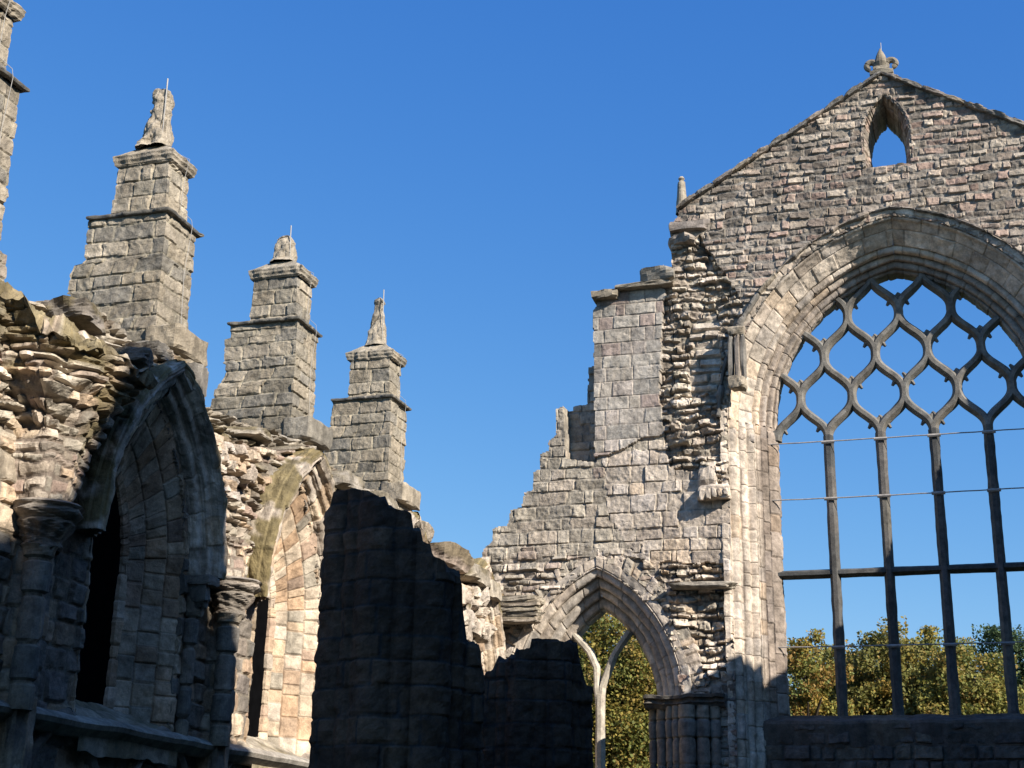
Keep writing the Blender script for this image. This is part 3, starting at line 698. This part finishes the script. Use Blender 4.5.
for i, w in enumerate(WY):
    o = arch_sweep('window_reveal', nwall, DRESSED, w, NZS, 3.05, NR, NC, [(-.66, .58), (-.64, .48), (-.58, .43), (-.56, .46), (-.02, .02), (.03, -.01), (.05, .1)], (XN, 0, 0), NU, NN,
                   P_WARM+P_WARM[:4]+P_GREY[:1]+P_PALE[:1], [-.57, -.40, -.19], step=.018, blk=.24, seed=60+i, rough=.014, joint=.014, jitter=.2)
    # black boarding behind the inner light
    zz = np.linspace(0, 1, 20); hw = .4
    ph = np.arccos(np.clip(NC/(NR-.60), -1, 1))*zz
    zl = np.concatenate([[3.2], NZS+(NR-.60)*np.sin(ph)]); ul = np.concatenate([[NR-.60-NC], (NR-.60)*np.cos(ph)-NC])
    V = np.array([(XN-.52, w-a, z) for a, z in zip(ul, zl)]+[(XN-.52, w+a, z) for a, z in zip(ul, zl)])
    V = np.concatenate([V, V-[.05, 0, 0]]); n = len(zl)
    a = np.arange(n-1); f = np.stack([a, a+n, a+n+1, a+1], -1)
    make('boarding', V, [f, f[:, ::-1]+2*n, np.stack([a, a+1, a+1+2*n, a+2*n], -1), np.stack([a+n+1, a+n, a+3*n, a+3*n+1], -1)], BOARD, o, smooth=False)
    # sloping sill
    s = np.linspace(w-1.02, w+1.02, 60); t = np.linspace(0, 1, 14); S_, T_ = np.meshgrid(s, t)
    X = np.stack([XN-.55+T_*.66, S_, 3.36-.34*T_+.03*fbm(S_*4, T_*3, 7+i, 3)], -1)
    mo = (sstep(-.4, .4, fbm(S_*3, T_*2, 9+i, 3))*.6)[..., None]
    X = np.concatenate([X, X[-1:]-[0, 0, .3]]); mo = np.concatenate([mo, mo[-1:]])
    make('window_sill', X.reshape(-1, 3), grid_faces(15, 60), STONE, o, (np.array(P_GREY[0])*(1-mo)+MOSS*1.3*mo).reshape(-1, 3))
    def rrolls(r): 
        t = np.clip((r-.04)/.25, 0, 1); return .045*np.abs(np.sin(2.5*math.pi*t))-.015
    arch_sweep('wall_rib', nwall, DRESSED, w, NZS, NZS-.02, NR, NC, [(.02, .05), (.03, -.03), (.29, -.27), (.305, -.31), (.33, -.27), (.36, -.31), (.40, -.30), (.405, -.2), (.43, -.18), (.42, -.05), (.46, .1)], (XN, 0, 0), NU, NN,
               P_PALE[:4]+P_WARM[:2], [.16, .30, .38], step=.02, blk=.42, seed=70+i, roll=rrolls, jambs=False, rough=.024, joint=.008, post=moss_post)
    # carved label stops under the rib ends
    for s_ in (1,):
        y = w+s_*1.16
        bk = [rock((XN+.14, y, NZS-.06), (.34, .26, .12), 2, P_NSH, 10, .1, 0, 6), rock((XN+.12, y, NZS-.22), (.26, .2, .24), 4, P_NSH, 12, .3, 0, 3), rock((XN+.18, y-.03, NZS-.3), (.14, .12, .2), 3, P_NSH, 9, .3, 0, 3), rock((XN+.10, y, NZS-.42), (.14, .13, .16), 3, P_NSH, 9, .2)]
        make('label_stop', *merge(bk)[:2], DRESSED, nwall, merge(bk)[2])
    if i == 0:
        bk = loft('jamb_shaft', nwall, DRESSED, poly_foot(np.linspace(0, 2*math.pi, 20, endpoint=False), lambda t, z: np.full_like(t, .075), XN+.06, w+1.15), axis((3.05, 4.72, .03)), LsR, P_NSH)
# wall piers with capital, shaft and torn springer
LsP = Courses(54, -1, 6, 0, 9, (.2, .34), (.3, .6)); LsB = Courses(55, -1, 6, 0, 9, (.07, .17), (.14, .42), .2)
th = np.linspace(0, 2*math.pi, 110, endpoint=False)
def pier_r(t, z):
    a = np.cos(t); b = np.sin(t)
    r = .17/np.maximum(np.abs(a), np.abs(b))**.8
    return r+.01*np.cos(6*t)
for i, y in enumerate(PY):
    cx = XN+.10; dz = -.15
    pr_ = loft('wall_pier', nwall, STONE, poly_foot(th, pier_r, cx, y), axis((0, 3, .1), (3, 4.6, .022)), LsP, P_WARM[:4]+P_NSH[:2], mk=dict(amp=.012, rec=.02, rough=.01))
    loft('shaft', pr_, DRESSED, poly_foot(th[::4], lambda t, z: np.full_like(t, .12+.05*math.exp(-(4.6-z)*18)), cx+.13, y-.10), axis((3.0, 4.6, .025)), LsR, P_NSH, mk=dict(rough=.008))
    zz = np.array([4.72, 4.76, 4.80, 4.84, 4.90, 4.97, 5.0, 5.03, 5.06, 5.10, 5.14, 5.17, 5.2]); ro = np.array([.17, .21, .18, .20, .24, .29, .31, .29, .33, .36, .33, .37, .32])
    zz = zz+dz; zi = np.linspace(4.72, 5.2, 34)+dz
    loft('capital', pr_, STONE, poly_foot(th, lambda t, z: np.interp(z, zz, ro)*(1+.05*np.sin(10*t)*(4.84 < z-dz < 4.99)+.03*np.cos(4*t)), cx+.08, y), zi, LsR, P_NSH[:3], mk=dict(rough=.014, rec=.01), label='carved capital')
    # springer stub: fans out upwards, torn off
    zt = [7.3, 5.6, 5.7, 6.0][i]
    wy = [(5.05, .30), (5.6, .44), (6.2, .66), (6.6, .84), (7.2, .98)] if i == 0 else [(5.2, .27), (5.6, .30), (6.4, .4)]
    wx = [(5.05, .36), (5.6, .44), (6.2, .56), (6.6, .66), (7.2, .72)] if i == 0 else [(5.2, .32), (5.5, .28), (6.0, .2)]
    def sfoot(z, y=y, wy=wy, wx=wx, i=i):
        a = np.interp(z, *zip(*wy)); b = np.interp(z, *zip(*wx)); t = np.linspace(0, 2*math.pi, 170, endpoint=False)
        r = 1/(np.abs(np.cos(t))**3+np.abs(np.sin(t))**3)**(1/3)
        flute = 1+.05*np.cos(7*t)*(z < 6.4)
        p = np.stack([XN+b*r*np.cos(t)*flute, y+(z-5.2)*.05+a*r*np.sin(t)*flute], 1)
        tt = np.roll(p, -1, 0)-np.roll(p, 1, 0); n = np.stack([tt[:, 1], -tt[:, 0]], 1); n /= np.linalg.norm(n, axis=1)[:, None]
        return p, n, (t-t[0])*.6
    def spost(S, z, h, cc, P, Nn, i=i):
        lo = sstep(5.9, 5.5, z) if i == 0 else sstep(5.6, 5.3, z)
        h = h*(1-.75*lo)+.12*fbm(S*2, z*2.2, 91+i, 3)*(1-lo)
        m = (sstep(5.9, 6.6, z+.6*fbm(S*3, z*3, 95, 4))*.8)[..., None]
        return h, cc*(1-m)+MOSS*1.4*m
    loft('broken_springer', pr_, STONE, sfoot, axis((5.03, zt, .02)), LsB, P_PALE[:1]+P_WARM[:2]+P_GREY[:3]+P_GABLE[:4], mk=dict(amp=.045, rec=.06, mort=.004, bev=.014, rnd=.022, tilt=.28, rough=.028, warp=(.06, .05), seed=70+i, mcol=(.24, .19, .15), jitter=.2), capn=24, post=spost, label='torn rubble stub of a broken vault', top=(lambda x, y: 6.70+(-8.4-x)*.6+.11*fbm(x*4, y*4, 97, 4)) if i == 0 else None)
# string course under the windows
pf = np.array([(.0, 2.86), (.05, 2.87), (.13, 2.95), (.15, 3.0), (.13, 3.03), (.02, 3.09), (-.02, 3.09)])
ys = np.arange(8.2, 28, .06); X = np.zeros((len(ys), 7, 3)); X[..., 0] = XN+.03+pf[None, :, 0]*1.35+.012*fbm(ys*2, ys*0, 4, 3)[:, None]; X[..., 1] = ys[:, None]; X[..., 2] = pf[None, :, 1]+.015*fbm(ys*1.5, ys*0+3, 6, 3)[:, None]
make('string_course', X.reshape(-1, 3), grid_faces(len(ys), 7)[:, ::-1], DRESSED, nwall, np.array([(.42, .38, .32), (.36, .32, .27), (.45, .41, .35)])[(ys/.9).astype(int) % 3].repeat(7, 0))
# blind arches under the string course
for k in range(9):
    y = 9.3+k*1.97
    arch_sweep('blind_arch', nwall, DRESSED, y, 2.0, 0, 1.1, .42, [(-.02, .02), (0, -.05), (.06, -.09), (.12, -.05), (.14, .02)], (XN, 0, 0), NU, NN, P_NSH, [], step=.04, blk=.4, seed=80+k)
# loose slabs and blocks on the wall head
blocks = []
def nb(px, py, X, size, seed, rot=0, amp=.14, moss=.5, pal=P_GREY):
    y, z = north(px, py, X); blocks.append(rock((X, y, z), size, seed, pal, 16, amp, rot, 6, moss))
nb(72, 318, -9.35, (.6, .62, .22), 3, .1, .2, .8, P_NSH)
nb(191, 381, -8.85, (.34, .26, .38), 8, .2, .1, .1, P_NSH)
nb(150, 356, -9.1, (.5, .5, .2), 13, .2, .2, .1, P_NSH); nb(128, 362, -8.9, (.5, .5, .2), 11, .4, .2, .1, P_NSH)
nb(252, 436, -9.05, (.45, .6, .12), 4, -.05, .2, .8); 

for i in range(40):
    r = rs(1700+i); px = r.uniform(206, 262); py = r.uniform(440, 520)
    if py < 440+.25*(px-206) or px > 262-.55*(py-440): continue
    w_ = r.uniform(.15, .34); nb(px, py, -8.84, (.3, w_, w_*r.uniform(.35, .7)), i, r.uniform(-.3, .3), .2, 0, P_PALE+P_WARM[:2])
nb(335, 483, -9.1, (.7, .7, .26), 12, .1); nb(372, 505, -9.1, (.7, .8, .26), 14, .1); nb(413, 533, -9.1, (.6, .6, .3), 16, .1)
nb(440, 560, -8.95, (.8, 1.5, .36), 18, .1, .15, .7); nb(466, 576, -8.85, (.7, 1.3, .36), 19, .1, .15, .7); nb(485, 590, -8.8, (.5, .8, .34), 20, .1, .15, .5); nb(455, 563, -9.0, (.6, .8, .3), 21, .3, .2, .7)
V, Fc, cc = merge(blocks)
make('wall_head_rubble', V, Fc, STONE, nwall, cc)['label'] = 'loose mossy slabs and blocks along the broken top'
# torn mouldings of the furthest window, by the corner
bk = []
for i in range(16):
    r = rs(900+i); px = r.uniform(456, 484); py = r.uniform(588, 640); y, z = north(px, py, -8.75)
    bk.append(rock((-8.72, y, z), (.35, r.uniform(.3, .6), r.uniform(.15, .4)), i, P_PALE, 9, .3, r.uniform(-.4, .4), 3))
make('torn_tracery', *merge(bk)[:2], STONE, nwall, merge(bk)[2])

# ================================================================== BUTTRESS PIERS
def buttress(yc, fin, label, xf=-10.05, seed=0):
    r = rs(seed+33)
    t = thing('buttress', label, 'buttress', (xf-.7, yc, 0), 'stepped buttress piers along the side wall')
    y0, y1 = yc-.40, yc+.42
    step_z = 9.35+.12*r.randn()
    def low(z):
        j = .10*sstep(step_z+.25, step_z-.05, z)+.16*sstep(9.1, 8.2, z)*(1 if seed != 2 else .6)
        s = .015*(10-z); k_ = int((z-6)/.22)
        j += .055*(rs(seed*97+k_+40).rand()-.5)+(.07 if rs(seed*31+k_//2+40).rand() < .3 else 0)
        return xf-1.24-j-s, xf+s*.7, y0-s*.4, y1+s*.5
    Lb = Courses(200+seed, -1, 9, 0, 14, (.17, .27), (.30, .70))
    mk = dict(amp=.012, rec=.02, mort=.004, bev=.016, rnd=.035, tilt=.05, rough=.009, fnoise=13, warp=(.02, .018), seed=90+seed, mcol=(.33, .29, .215), jitter=.15)
    lo = loft('lower_stage', t, STONE, rect_foot(low, .022, (xf-1.3, xf, y0, y1)), axis((0, 6.5, .3), (6.5, 10.20, .02)), Lb, P_BUTT, mk=mk)
    def slab(nm, z0_, x0, x1, a0, a1, h_, o_, pal, mat=STONE):
        zz = np.array([0, .02, .5, .95, 1])*h_+z0_
        oo = lambda z: np.interp((z-z0_)/h_, [0, .15, .5, .8, 1], [.2, .9, 1, 1, .85])*o_
        return loft(nm, t, mat, rect_foot(lambda z: (x0-oo(z), x1+oo(z), a0-oo(z), a1+oo(z)), .04, (x0, x1, a0, a1)), np.linspace(z0_, z0_+h_, 8), Courses(3+seed, -1, 9, 0, 14, (5, 6), (.5, .9)), pal, mk=dict(amp=.02, rough=.014, rec=.01))
    slab('string_course', 10.18, xf-1.18, xf, y0, y1, .06, .07, [(.14, .13, .115), (.17, .155, .13)])
    ux0, ux1, uy0, uy1 = xf-.92, xf-.06, y0+.04, y1-.20
    up = loft('upper_stage', t, STONE, rect_foot(lambda z: (ux0+.03*(z-10.2), ux1-.03*(z-10.2), uy0, uy1-.02*(z-10.2)), .022, (ux0, ux1, uy0, uy1)), axis((10.25, 11.02, .02)), Courses(240+seed, -1, 9, 0, 14, (.22, .28), (.3, .5)), P_BUTT, mk=mk)
    zc = 11.0
    zz = np.array([0, .03, .06, .10, .13, .17, .20, .30, .42]); oo = np.array([.0, .04, .04, .065, .06, .075, .02, -.12, -.26])
    co = loft('cornice', t, STONE, rect_foot(lambda z: (ux0-np.interp(z-zc, zz, oo), ux1+np.interp(z-zc, zz, oo), uy0-np.interp(z-zc, zz, oo)*.8, uy1+np.interp(z-zc, zz, oo)*.8), .035, (ux0, ux1, uy0, uy1)), np.linspace(zc, zc+.40, 26), Courses(6+seed, -1, 9, 0, 14, (5, 6), (.4, .9)), P_BUTT, mk=dict(amp=.015, rough=.012, rec=.012))
    fx_, fy_ = (ux0+ux1)/2, (uy0+uy1)/2; fz_ = zc+.36
    pts = dict(beast=([0, .1, .35, .62, .70, .78, .92, .98], [.22, .18, .15, .12, .115, .13, .11, .05]), stub=([0, .08, .15, .30, .42, .50, .55], [.22, .165, .155, .15, .13, .09, .02]), obelisk=([0, .1, .25, .6, .85, .88, .94, 1.0, 1.05], [.20, .16, .145, .10, .075, .07, .10, .08, .02]))[fin]
    H = pts[0][-1]; ft = np.linspace(0, 2*math.pi, 40, endpoint=False)
    def frad(tt, z):
        rr_ = np.interp(z-fz_, pts[0], pts[1]); k = 1/np.maximum(np.abs(np.cos(tt)), np.abs(np.sin(tt)))**.5
        n = 1+.28*fbm(np.cos(tt)*1.6+7*seed, (z-fz_)*6+np.sin(tt)*1.6, 12+seed, 3)*(1 if fin == 'beast' else .5)
        return rr_*k*n
    fo = loft('finial', t, STONE, poly_foot(ft, frad, fx_, fy_), np.linspace(fz_, fz_+H, 50), Courses(7, -1, 9, 0, 20, (5, 6), (3, 4)), P_BUTT[:3], mk=dict(rough=.012))
    fo['label'] = dict(beast='weathered carved finial with a lumpy top', stub='worn rounded finial stub', obelisk='tapering finial with a small knob')[fin]
    if fin == 'beast':
        bk = [rock((fx_-.09, fy_, fz_+.93), (.12, .12, .14), 1, P_BUTT, 10, .2, 0, 3), rock((fx_+.05, fy_-.02, fz_+.86), (.17, .17, .16), 2, P_BUTT, 10, .2, 0, 3), rock((fx_-.15, fy_-.02, fz_+.2), (.12, .16, .2), 2, P_BUTT, 10, .2, 0, 3), rock((fx_+.13, fy_-.02, fz_+.28), (.1, .16, .3), 2, P_BUTT, 10, .2, 0, 3)]
        for v in bk: make('carved_lump', *v[:2], STONE, fo, v[2])
    # springing stone of the lost flying arch, low on the nave side
    if seed: bk = [rock((xf+.12, yc+.02, 8.33), (.5, .9, .36), 2+seed, P_BUTT, 18, .07, 0, 9), rock((xf+.02, yc+.0, 8.06), (.4, .8, .3), 3+seed, P_BUTT, 16, .1, 0, 8)]
    if seed: sp = make('springing_stone', *merge(bk)[:2], STONE, t, merge(bk)[2])
    k = loft('masonry_foot', t, STONE, rect_foot(lambda z: (xf-1.5, xf+.1+.02*(8-z), y0-.12, y1+.08), .03, (xf-1.5, xf+.1, y0, y1)), axis((0, 6.2, .3), (6.2, 8.1, .025)), Lb, P_GREY, mk=mk)
    # lightning conductor
    zc2 = zc+.18
    pth = [(fx_+.13, fy_-.12, fz_+H+.12), (fx_+.14, fy_-.13, fz_+H-.1), (fx_+.17, fy_-.16, fz_+.1), (fx_+.30, fy_-.1, zc2+.1), (ux1+.13, fy_+.0, zc2-.03), (ux1+.07, fy_+.02, zc-.1), (ux1+.03, fy_+.05, 10.4), (xf+.09, fy_+.18, 10.28), (xf+.10, fy_+.2, 10.18), (xf+.03, fy_+.22, 9.5), (xf+.05, fy_+.25, 8.6)]
    V, Fc, cc = tube(pth, [.011, .010]+[.004]*9, 6); make('lightning_conductor', V, Fc, CABLE, t)
    return t
buttress(12.08, 'obelisk', 'nearest stepped buttress pier, cut off by the left edge of the view', seed=0)
buttress(16.27, 'beast', 'largest whole stepped buttress pier, with a lumpy carved finial on top', seed=1)
buttress(20.5, 'stub', 'middle stepped buttress pier topped by a short rounded finial stub', seed=2)
buttress(24.68, 'obelisk', 'smallest and farthest stepped buttress pier, with a slim knobbed finial', seed=3)

# ================================================================== DARK NAVE PIERS
tp_ = np.linspace(0, 2*math.pi, 220, endpoint=False)
def pier_plan(core, n, rc, rr_, rc2, rr2, ph=0):
    out = np.full(len(tp_), core)
    for (N_, a, b, o) in ((n, rc, rr_, ph), (n, rc2, rr2, ph+math.pi/n)):
        for k in range(N_):
            d = tp_-(o+2*math.pi*k/N_); disc = b*b-(a*np.sin(d))**2
            r = np.where((disc > 0) & (np.cos(d) > 0), a*np.cos(d)+np.sqrt(np.maximum(disc, 0)), 0); out = np.maximum(out, r)
    return out
PLAN = pier_plan(.56, 8, .53, .19, .58, .09)
DARKM = dict(amp=.006, rec=.010, mort=.006, bev=.02, rnd=.03, tilt=.03, rough=.014, warp=(.01, .012), mcol=(.05, .05, .05), jitter=.15)
def dark_pier(name, label, px_l, px_r, Y, prof, seed):
    """prof: broken top outline (px, py) on the plane through the pier's axis"""
    xl = east(*px_l, Y)[0]; xr = east(*px_r, Y)[0]; cx = (xl+xr)/2; rad = (xr-xl)/2
    t = thing(name, label, 'ruined pier', (cx, Y, 0), 'dark stumps of nave piers')
    pts = [east(*p, Y) for p in prof]; X_ = np.array([p[0] for p in pts]); Z_ = np.array([p[1] for p in pts])
    sh_ = cx/Y
    top = lambda x, y: np.interp(x-(y-Y)*sh_, X_, Z_)-.04+.015*fbm(x*9, y*9, seed, 3)-.06*np.abs(y-Y)
    L = Courses(seed, -1, 12, 0, 7, (.22, .29), (.4, .95))
    sc = rad/PLAN[0:].max()
    o = loft('shafted_masonry', t, DARKSTONE, poly_foot(tp_, lambda q, z: PLAN*sc, cx, Y), axis((0, 2.2, .12), (2.2, Z_.max()+.05, .022)), L, P_DARK, top=top, mk=dict(DARKM, seed=seed), capn=10)
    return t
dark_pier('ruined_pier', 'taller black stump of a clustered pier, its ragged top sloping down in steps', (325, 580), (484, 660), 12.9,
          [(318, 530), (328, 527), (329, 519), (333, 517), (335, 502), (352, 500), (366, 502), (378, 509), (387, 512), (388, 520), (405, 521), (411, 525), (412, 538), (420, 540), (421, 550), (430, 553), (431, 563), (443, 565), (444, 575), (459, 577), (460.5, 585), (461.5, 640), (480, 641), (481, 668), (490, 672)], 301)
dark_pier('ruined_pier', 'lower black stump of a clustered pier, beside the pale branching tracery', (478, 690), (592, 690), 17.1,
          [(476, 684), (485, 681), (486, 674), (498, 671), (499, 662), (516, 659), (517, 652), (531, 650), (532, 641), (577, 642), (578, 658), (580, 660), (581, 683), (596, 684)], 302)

# ================================================================== SOUTH ARCADE WALL (out of view, casts the low shade)
AZ, EL = math.radians(29), math.radians(32)      # sun azimuth west of south (+X), elevation
def caster(X, Y, Z, XS=4.3):
    d = (XS-X); return Y-d*math.tan(AZ), Z+d/math.cos(AZ)*math.tan(EL)
sh = []
for p in ((0, 490), (75, 492)): y, z = north(*p, -8.5); sh.append(caster(-8.5, y, z))
for p in ((120, 330), (178, 350), (196, 400), (207, 470), (211, 560), (214, 605), (222, 645), (232, 690), (241, 745), (262, 790)):
    y, z = north(*p, -8.75); sh.append(caster(-8.75, y, z))
for p in ((690, 690), (735, 655), (752, 640), (785, 660)):
    x, z = east(*p); sh.append(caster(x, 28, z))
for p in ((838, 628), (890, 540), (940, 455), (985, 340), (1010, 285)):
    x, z = east(*p, 29); sh.append(caster(x, 29, z))
sh = sorted(sh); sy = np.array([-30, -8]+[p[0] for p in sh]+[28.0]); szz = np.array([15.5, 15.5]+[p[1] for p in sh]+[sh[-1][1]+.6])
LS = Courses(401, -31, 30, 0, 20, (.22, .38), (.35, .8))
swall = thing('south_arcade_wall', 'tall ruined masonry wall with a ragged top standing opposite the side wall', 'ruined wall', (4.3, 0, 0))
panel('coursed_masonry', swall, STONE, np.arange(-30, 28.0, .07), np.arange(0, 18.5, .07), (4.3, 0, 0), (0, 1, 0), (0, 0, 1), (-1, 0, 0),
      lambda u, v: masonry(LS, u, v, P_NSH, amp=.02, rec=.03, bev=.05, mort=.01, seed=7), lambda u, v: v < np.interp(u, sy, szz)+.05*fbm(u*3, v*3, 8, 3), .6)

# ================================================================== TREES
def tree(name, label, x, y, H, rad, pal, seed, nclump=150, nleaf=240, leaf=.118, shape=.15, group='autumn trees beyond the ruin'):
    r = rs(seed); t = thing(name, label, 'tree', (x, y, 0), group)
    # trunk and limbs
    parts = [tube([(x, y, 0), (x+.1*r.randn(), y, H*.25), (x+.15*r.randn(), y+.1, H*.55), (x, y, H*.9)], [.3, .24, .16, .03], 8)]
    for k in range(12):
        a = r.uniform(0, 6.28); z = H*r.uniform(.2, .7); L = rad*r.uniform(.5, .85)
        parts.append(tube([(x, y, z), (x+L*.5*math.cos(a), y+L*.5*math.sin(a), z+L*.3), (x+L*math.cos(a), y+L*math.sin(a), z+L*.75)], [.11, .07, .02], 5))
    V, Fc, cc = merge(parts); make('trunk', V, Fc, BARK, t)
    # clumps of leaves through the crown's volume, thinner at its edge
    cz = H*.55; hz = H*.47
    nclump = int(nclump*1.7); d = r.randn(nclump, 3); d /= np.linalg.norm(d, axis=1)[:, None]; q = r.uniform(.3, 1, nclump)**.7
    lob = 1+.22*fbm(d[:, 0]*2+seed, d[:, 2]*2+d[:, 1], seed, 2)
    c = d*q[:, None]*lob[:, None]*np.array([rad, rad, hz]); c[:, 2] = np.minimum(c[:, 2], hz*(.93+.07*np.sin(c[:, 0]*3+seed)))
    taper = 1-shape*np.clip(c[:, 2]/hz, 0, 1); c[:, :2] *= taper[:, None]
    c += [x, y, cz]
    n = nclump*nleaf
    cs = np.repeat(c, nleaf, 0); sz = np.repeat(r.uniform(.3, .6, nclump)*min(1, rad/2.5), nleaf)
    p = cs+np.clip(r.randn(n, 3)*.9, -1.4, 1.4)*sz[:, None]*np.array([.75, .75, .6])
    nrm = r.randn(n, 3)+np.array([.2, -.3, .7]); nrm /= np.linalg.norm(nrm, axis=1)[:, None]
    a = np.cross(nrm, r.randn(n, 3)); a /= np.linalg.norm(a, axis=1)[:, None]+1e-9; b = np.cross(nrm, a)
    s = (leaf*r.uniform(.6, 1.3, n))[:, None]
    Q = np.stack([p-a*s*.5, p+b*s*.34, p+a*s*.5, p-b*s*.34], 1).reshape(-1, 3)
    pc = np.array(pal); ci = np.repeat(r.randint(0, len(pal), nclump), nleaf); mix = r.rand(n) < .4
    ci = np.where(mix, r.randint(0, len(pal), n), ci)
    cl = pc[ci]*r.uniform(.75, 1.25, n)[:, None]
    make('crown', Q, np.arange(n*4).reshape(-1, 4), LEAF, t, np.repeat(cl, 4, 0), smooth=False)
    return t
A_YEL = [(0.266, 0.237, 0.055), (0.210, 0.208, 0.055), (0.310, 0.225, 0.048), (0.154, 0.179, 0.048), (0.299, 0.179, 0.048)]
A_GRN = [(0.193, 0.191, 0.046), (0.236, 0.217, 0.052), (0.296, 0.229, 0.052), (0.147, 0.159, 0.039), (0.280, 0.191, 0.052)]
A_MIX = [(0.230, 0.206, 0.055), (0.270, 0.218, 0.055), (0.189, 0.182, 0.048), (0.325, 0.206, 0.048), (0.177, 0.169, 0.048)]
A_DRK = [(0.060, 0.096, 0.036), (0.072, 0.108, 0.041), (0.054, 0.084, 0.034), (0.084, 0.120, 0.048)]
def tpos(px, py, Y): return east(px, py, Y)
for (px, py, Y, rad, pal, lab, nc) in (
        (803, 634, 46, 1.6, A_YEL, 'narrow yellow green tree at the left edge of the great window', 130),
        (843, 638, 50, 1.9, A_GRN, 'low olive tree right behind the leftmost mullion of the great window', 150),
        (880, 636, 48, 2.0, A_MIX, 'broad golden tree just left of the middle of the great window', 190),
        (912, 632, 50, 1.9, A_GRN, 'olive green tree behind the middle of the great window', 170),
        (940, 632, 48, 1.8, A_MIX, 'rounded golden green tree between the two right hand mullions', 170),
        (972, 648, 47, 1.8, A_GRN, 'shorter olive tree in front of the dark green tree', 150),
        (822, 640, 55, 2.4, A_GRN, 'olive tree standing back between the first two yellowing trees', 130),
        (862, 638, 56, 2.4, A_MIX, 'golden olive tree standing back behind the low olive tree', 130),
        (955, 645, 56, 2.4, A_MIX, 'golden olive tree standing back left of the dark green tree', 130),
        (1016, 618, 56, 2.4, A_DRK, 'dark green tree at the far right, tallest seen through the great window', 200),
        (618, 606, 44, 2.6, A_GRN, 'tree with green and rusty leaves seen through the smaller arch', 340),
        (560, 622, 50, 2.4, A_YEL, 'yellowing tree behind the left half of the smaller arch', 130),
        (668, 640, 47, 2.2, A_GRN, 'green tree hidden behind the right side of the smaller arch', 110),
        (740, 640, 50, 2.4, A_GRN, 'olive tree behind the wall between the two windows', 60),
        (1075, 625, 52, 2.6, A_GRN, 'olive tree beyond the right side of the great window', 60)):
    x, z = tpos(px, py, Y)
    tree('autumn_tree', lab, x, Y, z-.1, rad, pal, int(px), nc)
# dense understorey behind the trees
r = rs(4); n = 26000
px_ = r.uniform(-17, 9, n); py_ = r.uniform(51, 55, n); pz_ = r.uniform(0, 1, n)**.8*(7.0+.6*fbm(px_*.8, px_*0, 3, 3)-.3)
p = np.stack([px_, py_, pz_], 1)
nr_ = r.randn(n, 3); a = np.cross(nr_, r.randn(n, 3)); a /= np.linalg.norm(a, axis=1)[:, None]; b = np.cross(a, nr_); b /= np.linalg.norm(b, axis=1)[:, None]
s = r.uniform(.2, .42, n)[:, None]
Q = np.stack([p-a*s*.5, p+b*s*.35, p+a*s*.5, p-b*s*.35], 1).reshape(-1, 3)
tag(make('undergrowth', Q, np.arange(n*4).reshape(-1, 4), LEAF, None, np.repeat(np.array(A_GRN)[r.randint(0, 5, n)]*.7, 4, 0), smooth=False), 'dense mass of bushes and saplings behind the trees', 'undergrowth', None, 'stuff')

# ================================================================== LIGHT, SKY, CAMERA
w = bpy.data.worlds.new('World'); scene.world = w; w.use_nodes = True
nt = w.node_tree; bg = nt.nodes['Background']
sky = nt.nodes.new('ShaderNodeTexSky'); sky.sky_type = 'NISHITA'; sky.sun_disc = False
sky.sun_elevation = EL; sky.sun_rotation = math.radians(90)+AZ
sky.air_density = 1.0; sky.dust_density = .3; sky.ozone_density = 4.0; sky.altitude = 50
# camera-like colour response of the clear sky: each channel scaled and curved a little
sx = nt.nodes.new('ShaderNodeSeparateColor'); cb = nt.nodes.new('ShaderNodeCombineColor'); nt.links.new(sky.outputs[0], sx.inputs[0])
for ch, gain, pw in ((0, .634, 1.416), (1, 1.26, .915), (2, 3.265, .455)):
    p_ = nt.nodes.new('ShaderNodeMath'); p_.operation = 'POWER'; p_.inputs[1].default_value = pw; nt.links.new(sx.outputs[ch], p_.inputs[0])
    m_ = nt.nodes.new('ShaderNodeMath'); m_.operation = 'MULTIPLY'; m_.inputs[1].default_value = gain; nt.links.new(p_.outputs[0], m_.inputs[0])
    c_ = nt.nodes.new('ShaderNodeMath'); c_.operation = 'MINIMUM'; c_.inputs[1].default_value = (4.6, 7.0, 10.2)[ch]; nt.links.new(m_.outputs[0], c_.inputs[0])
    nt.links.new(c_.outputs[0], cb.inputs[ch])
nt.links.new(cb.outputs[0], bg.inputs['Color']); bg.inputs['Strength'].default_value = .0715
sl_ = bpy.data.lights.new('sun', 'SUN'); sl_.energy = 5.0; sl_.angle = math.radians(.53); sl_.color = (1, .935, .835)
so = bpy.data.objects.new('sun', sl_); col.objects.link(so)
from mathutils import Vector, Matrix
ts = Vector((math.cos(EL)*math.cos(AZ), -math.cos(EL)*math.sin(AZ), math.sin(EL)))
so.rotation_euler = ts.to_track_quat('Z', 'Y').to_euler(); so.location = (20, -20, 30)
cam = bpy.data.cameras.new('camera'); cam.sensor_width = 36; cam.lens = F/1024*36; cam.clip_start = .1; cam.clip_end = 3000
co = bpy.data.objects.new('camera', cam); col.objects.link(co)
M = Matrix([[*ROT[i], EYE[i]] for i in range(3)]+[[0, 0, 0, 1]]); co.matrix_world = M
scene.camera = co
scene.cycles.diffuse_bounces = 1
vs_ = scene.view_settings; vs_.view_transform = 'Standard'; vs_.look = 'None'; vs_.exposure = 0.75; vs_.gamma = 1
